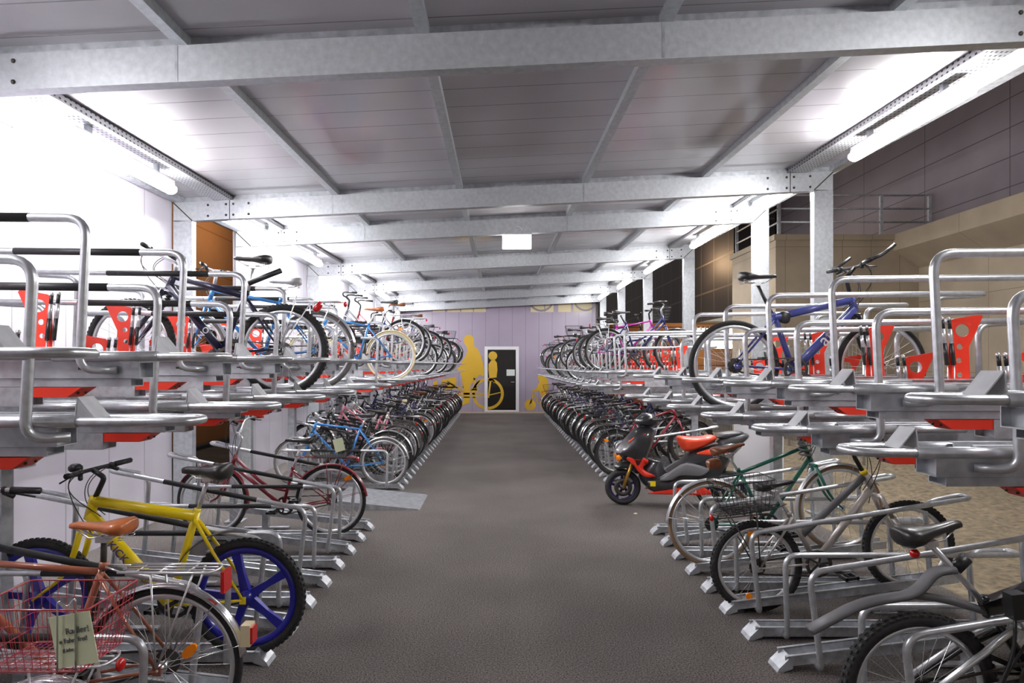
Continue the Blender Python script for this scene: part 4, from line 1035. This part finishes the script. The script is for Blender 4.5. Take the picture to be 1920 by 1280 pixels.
# ================================================================== scooter
R_ = .21
sc = thing('motor_scooter', 'black and red motor scooter with orange-red seat', 'motor scooter', (1.47, 7.66, 0), (0, 0, PI - .10))
SCB = mat('scooter_black', (.022, .022, .025), .28, coat=.6); SCG = mat('scooter_grey', (.19, .19, .2), .45); SCD = mat('scooter_dark_grey', (.06, .06, .065), .4); RIMB = paint('dark_violet_rim', 34, 30, 80)
for nm, x in (('front_wheel', 0), ('rear_wheel', -1.22)):
    b = MB(); r0 = R_ - .06; b.ring(0, 0, r0, [(.01, -.04), (.01, .04), (-.015, .035), (-.015, -.035)], 40)
    for i in range(5):
        a = 2 * PI * i / 5; b.bar((.03 * math.cos(a), 0, .03 * math.sin(a)), ((r0) * math.cos(a + .25), 0, r0 * math.sin(a + .25)), .03, .022, up=(0, 1, 0))
    b.tube([(0, -.06, 0), (0, .06, 0)], .035, 14)
    w = put(nm, b, RIMB, sc, (x, 0, R_)); put('tire', MB().torus(0, 0, R_ - .034, .034, 48, 12, ry=.058), RUBBER, w)
    put('brake_disc', MB().ring(0, 0, .075, [(.03, .05), (.03, .054), (-.02, .054), (-.02, .05)], 30), DARKST, w)
put('front_fork', MB().tube([(0, -.075, R_), (-.12, -.075, .55)], .02, 10).tube([(0, .075, R_), (-.12, .075, .55)], .02, 10).tube([(0, -.075, R_), (0, .075, R_)], .012, 8), mat('gold_fork', srgb(190, 150, 70), .3, .7), sc)
put('front_fender', MB().puff([(.11, .44), (.06, .50), (-.12, .52), (-.18, .44), (-.17, .35), (-.12, .42), (0, .445), (.08, .41)], .15, .8), SCB, sc)
put('front_fairing', MB().puff([(.10, .60), (.06, .68), (-.06, .82), (-.17, .93), (-.36, .92), (-.37, .80), (-.30, .62), (-.22, .42), (-.16, .35), (-.10, .50), (.0, .55)], .32, .72), SCB, sc)
put('headlamp', MB().puff([(.105, .60), (.07, .685), (-.08, .70), (-.12, .62)], .27, .75), mat('headlamp_lens', (.3, .3, .32), .1, spec=.8, coat=1), sc)
for sy in (-1, 1):
    put('fairing_stripe', MB().puff([(-.02, .74), (-.16, .84), (-.28, .86), (-.18, .74)], .02, .9, 0, 1, sy * .135), SEATRED, sc)
    put('fairing_stripe', MB().puff([(.0, .585), (-.2, .59), (-.30, .54), (-.20, .46), (-.30, .38), (-.38, .36), (-.26, .34), (-.17, .40), (-.12, .48)], .03, .9, 0, 1, sy * .145), REDBRIGHT, sc)
    put('turn_signal', MB().ball((.06, sy * .13, .565), .03, n=10, sc=(1, .8, 1.3)), ORANGE, sc)
    put('side_panel', MB().puff([(-.38, .31), (-.52, .42), (-.68, .53), (-.82, .51), (-.99, .46), (-.90, .37), (-.74, .38), (-.62, .38), (-.52, .31)], .05, .88, 0, 1, sy * .15), SCG, sc)
    put('side_flash', MB().puff([(-.80, .625), (-.95, .68), (-1.08, .69), (-1.22, .65), (-1.1, .62), (-.95, .61)], .04, .88, 0, 1, sy * .12), SEATRED, sc)
    put('belly_flash', MB().puff([(-.27, .155), (-.28, .175), (-.55, .215), (-.82, .29), (-.99, .20), (-.99, .155)], .03, .92, 0, 1, sy * .15), REDBRIGHT, sc)
put('handlebar_cover', MB().puff([(-.13, .94), (-.15, 1.02), (-.24, 1.09), (-.36, 1.07), (-.44, .97), (-.36, .92)], .24, .75), SCB, sc)
put('handlebar', MB().tube(fillet([(-.40, -.33, 1.03), (-.34, -.2, 1.02), (-.33, .2, 1.02), (-.40, .33, 1.03)], .05), .016, 10), BLACKP, sc)
put('body', MB().puff([(-.16, .36), (-.26, .20), (-.55, .17), (-.98, .18), (-1.12, .30), (-1.26, .60), (-1.42, .80), (-1.22, .80), (-1.02, .72), (-.74, .62), (-.62, .48), (-.46, .36), (-.36, .40), (-.30, .60)], .27, .85), SCB, sc)
put('belly_fairing', MB().puff([(-.25, .34), (-.27, .165), (-.6, .16), (-.99, .16), (-1.0, .32), (-.6, .31)], .29, .92, 0, 1), SCB, sc)
put('seat', MB().puff([(-.62, .81), (-.66, .82), (-.84, .80), (-1.04, .84), (-1.09, .80), (-.98, .72), (-.78, .64), (-.70, .64), (-.64, .72)], .27, .72), SEATRED, sc)
put('rear_seat', MB().puff([(-1.06, .80), (-1.10, .86), (-1.34, .89), (-1.40, .86), (-1.2, .78)], .2, .75), SCD, sc)
put('tail', MB().puff([(-1.05, .70), (-1.12, .80), (-1.36, .87), (-1.46, .84), (-1.36, .74), (-1.22, .66)], .24, .8), SCD, sc)
put('engine', MB().puff([(-.86, .36), (-1.0, .44), (-1.3, .36), (-1.32, .2), (-1.0, .18)], .22, .85), BLACKP, sc)
put('center_stand', MB().tube([(-.85, -.12, .16), (-.95, -.15, .01)], .014, 8).tube([(-.85, .12, .16), (-.95, .15, .01)], .014, 8), DARKST, sc)
text('lettering', 'aprilia', .085, WHITEP, sc, (-.72, .172, .205), (PI / 2, 0, PI))
put('sticker', MB().box(-.36, -.30, .165, .168, .25, .31), YELLOW, sc)

# dry leaf, litter on the floor
for i, (px, py) in enumerate(((1187, 963), (1435, 1035))):
    p = at(px, py, 1); Y = F * E / (py - VY); x = (px - VX) * Y / F
    o = put('leaf', MB().add([(0, 0, .004), (.03, .012, .012), (.05, 0, .006), (.03, -.014, .003)], [(0, 1, 2, 3)], False).add([(0, 0, .0), (.03, .012, .008), (.05, 0, .002), (.03, -.014, -.001)], [(3, 2, 1, 0)], False), CREAM, None, (x, Y, .0)) if i == 0 else None
    if o: tag(o, 'pale dry leaf lying on the asphalt near the scooter', 'leaf')

# ================================================================== light, camera
w = bpy.data.worlds.new('night'); bpy.context.scene.world = w; w.use_nodes = True
bg = w.node_tree.nodes['Background']; bg.inputs[0].default_value = (.62, .56, .55, 1); bg.inputs[1].default_value = .2
def lamp(name, kind, loc, power, color, rot=(0, 0, 0), size=.5):
    l = bpy.data.lights.new(name, kind); l.energy = power; l.color = color
    if kind == 'AREA': l.size = size
    else: l.shadow_soft_size = size
    o = bpy.data.objects.new(name, l); C.objects.link(o); o.location = loc; o.rotation_euler = rot; return o
lamp('street_lamp_light', 'POINT', (-4.9, 13.5, 4.5), 40, (1, .68, .4), size=.3)
lamp('street_lamp_light', 'POINT', (7.0, 24.5, 5.5), 90, (1, .66, .38), size=.3)
cam = bpy.data.cameras.new('camera'); co = bpy.data.objects.new('camera', cam); C.objects.link(co)
co.location = (0, 0, E); co.rotation_euler = (PI / 2, 0, 0); cam.sensor_width = 36; cam.lens = F / 1920 * 36
cam.shift_x = 25 / 1920; cam.shift_y = 44 / 1920; cam.clip_start = .02; cam.clip_end = 300
S = bpy.context.scene; S.camera = co
S.view_settings.view_transform = 'Standard'; S.view_settings.look = 'None'; S.view_settings.gamma = 1; S.view_settings.exposure = 1.28; S.view_settings.use_curve_mapping = False
S.cycles.use_denoising = True
S.cycles.sample_clamp_indirect = 6
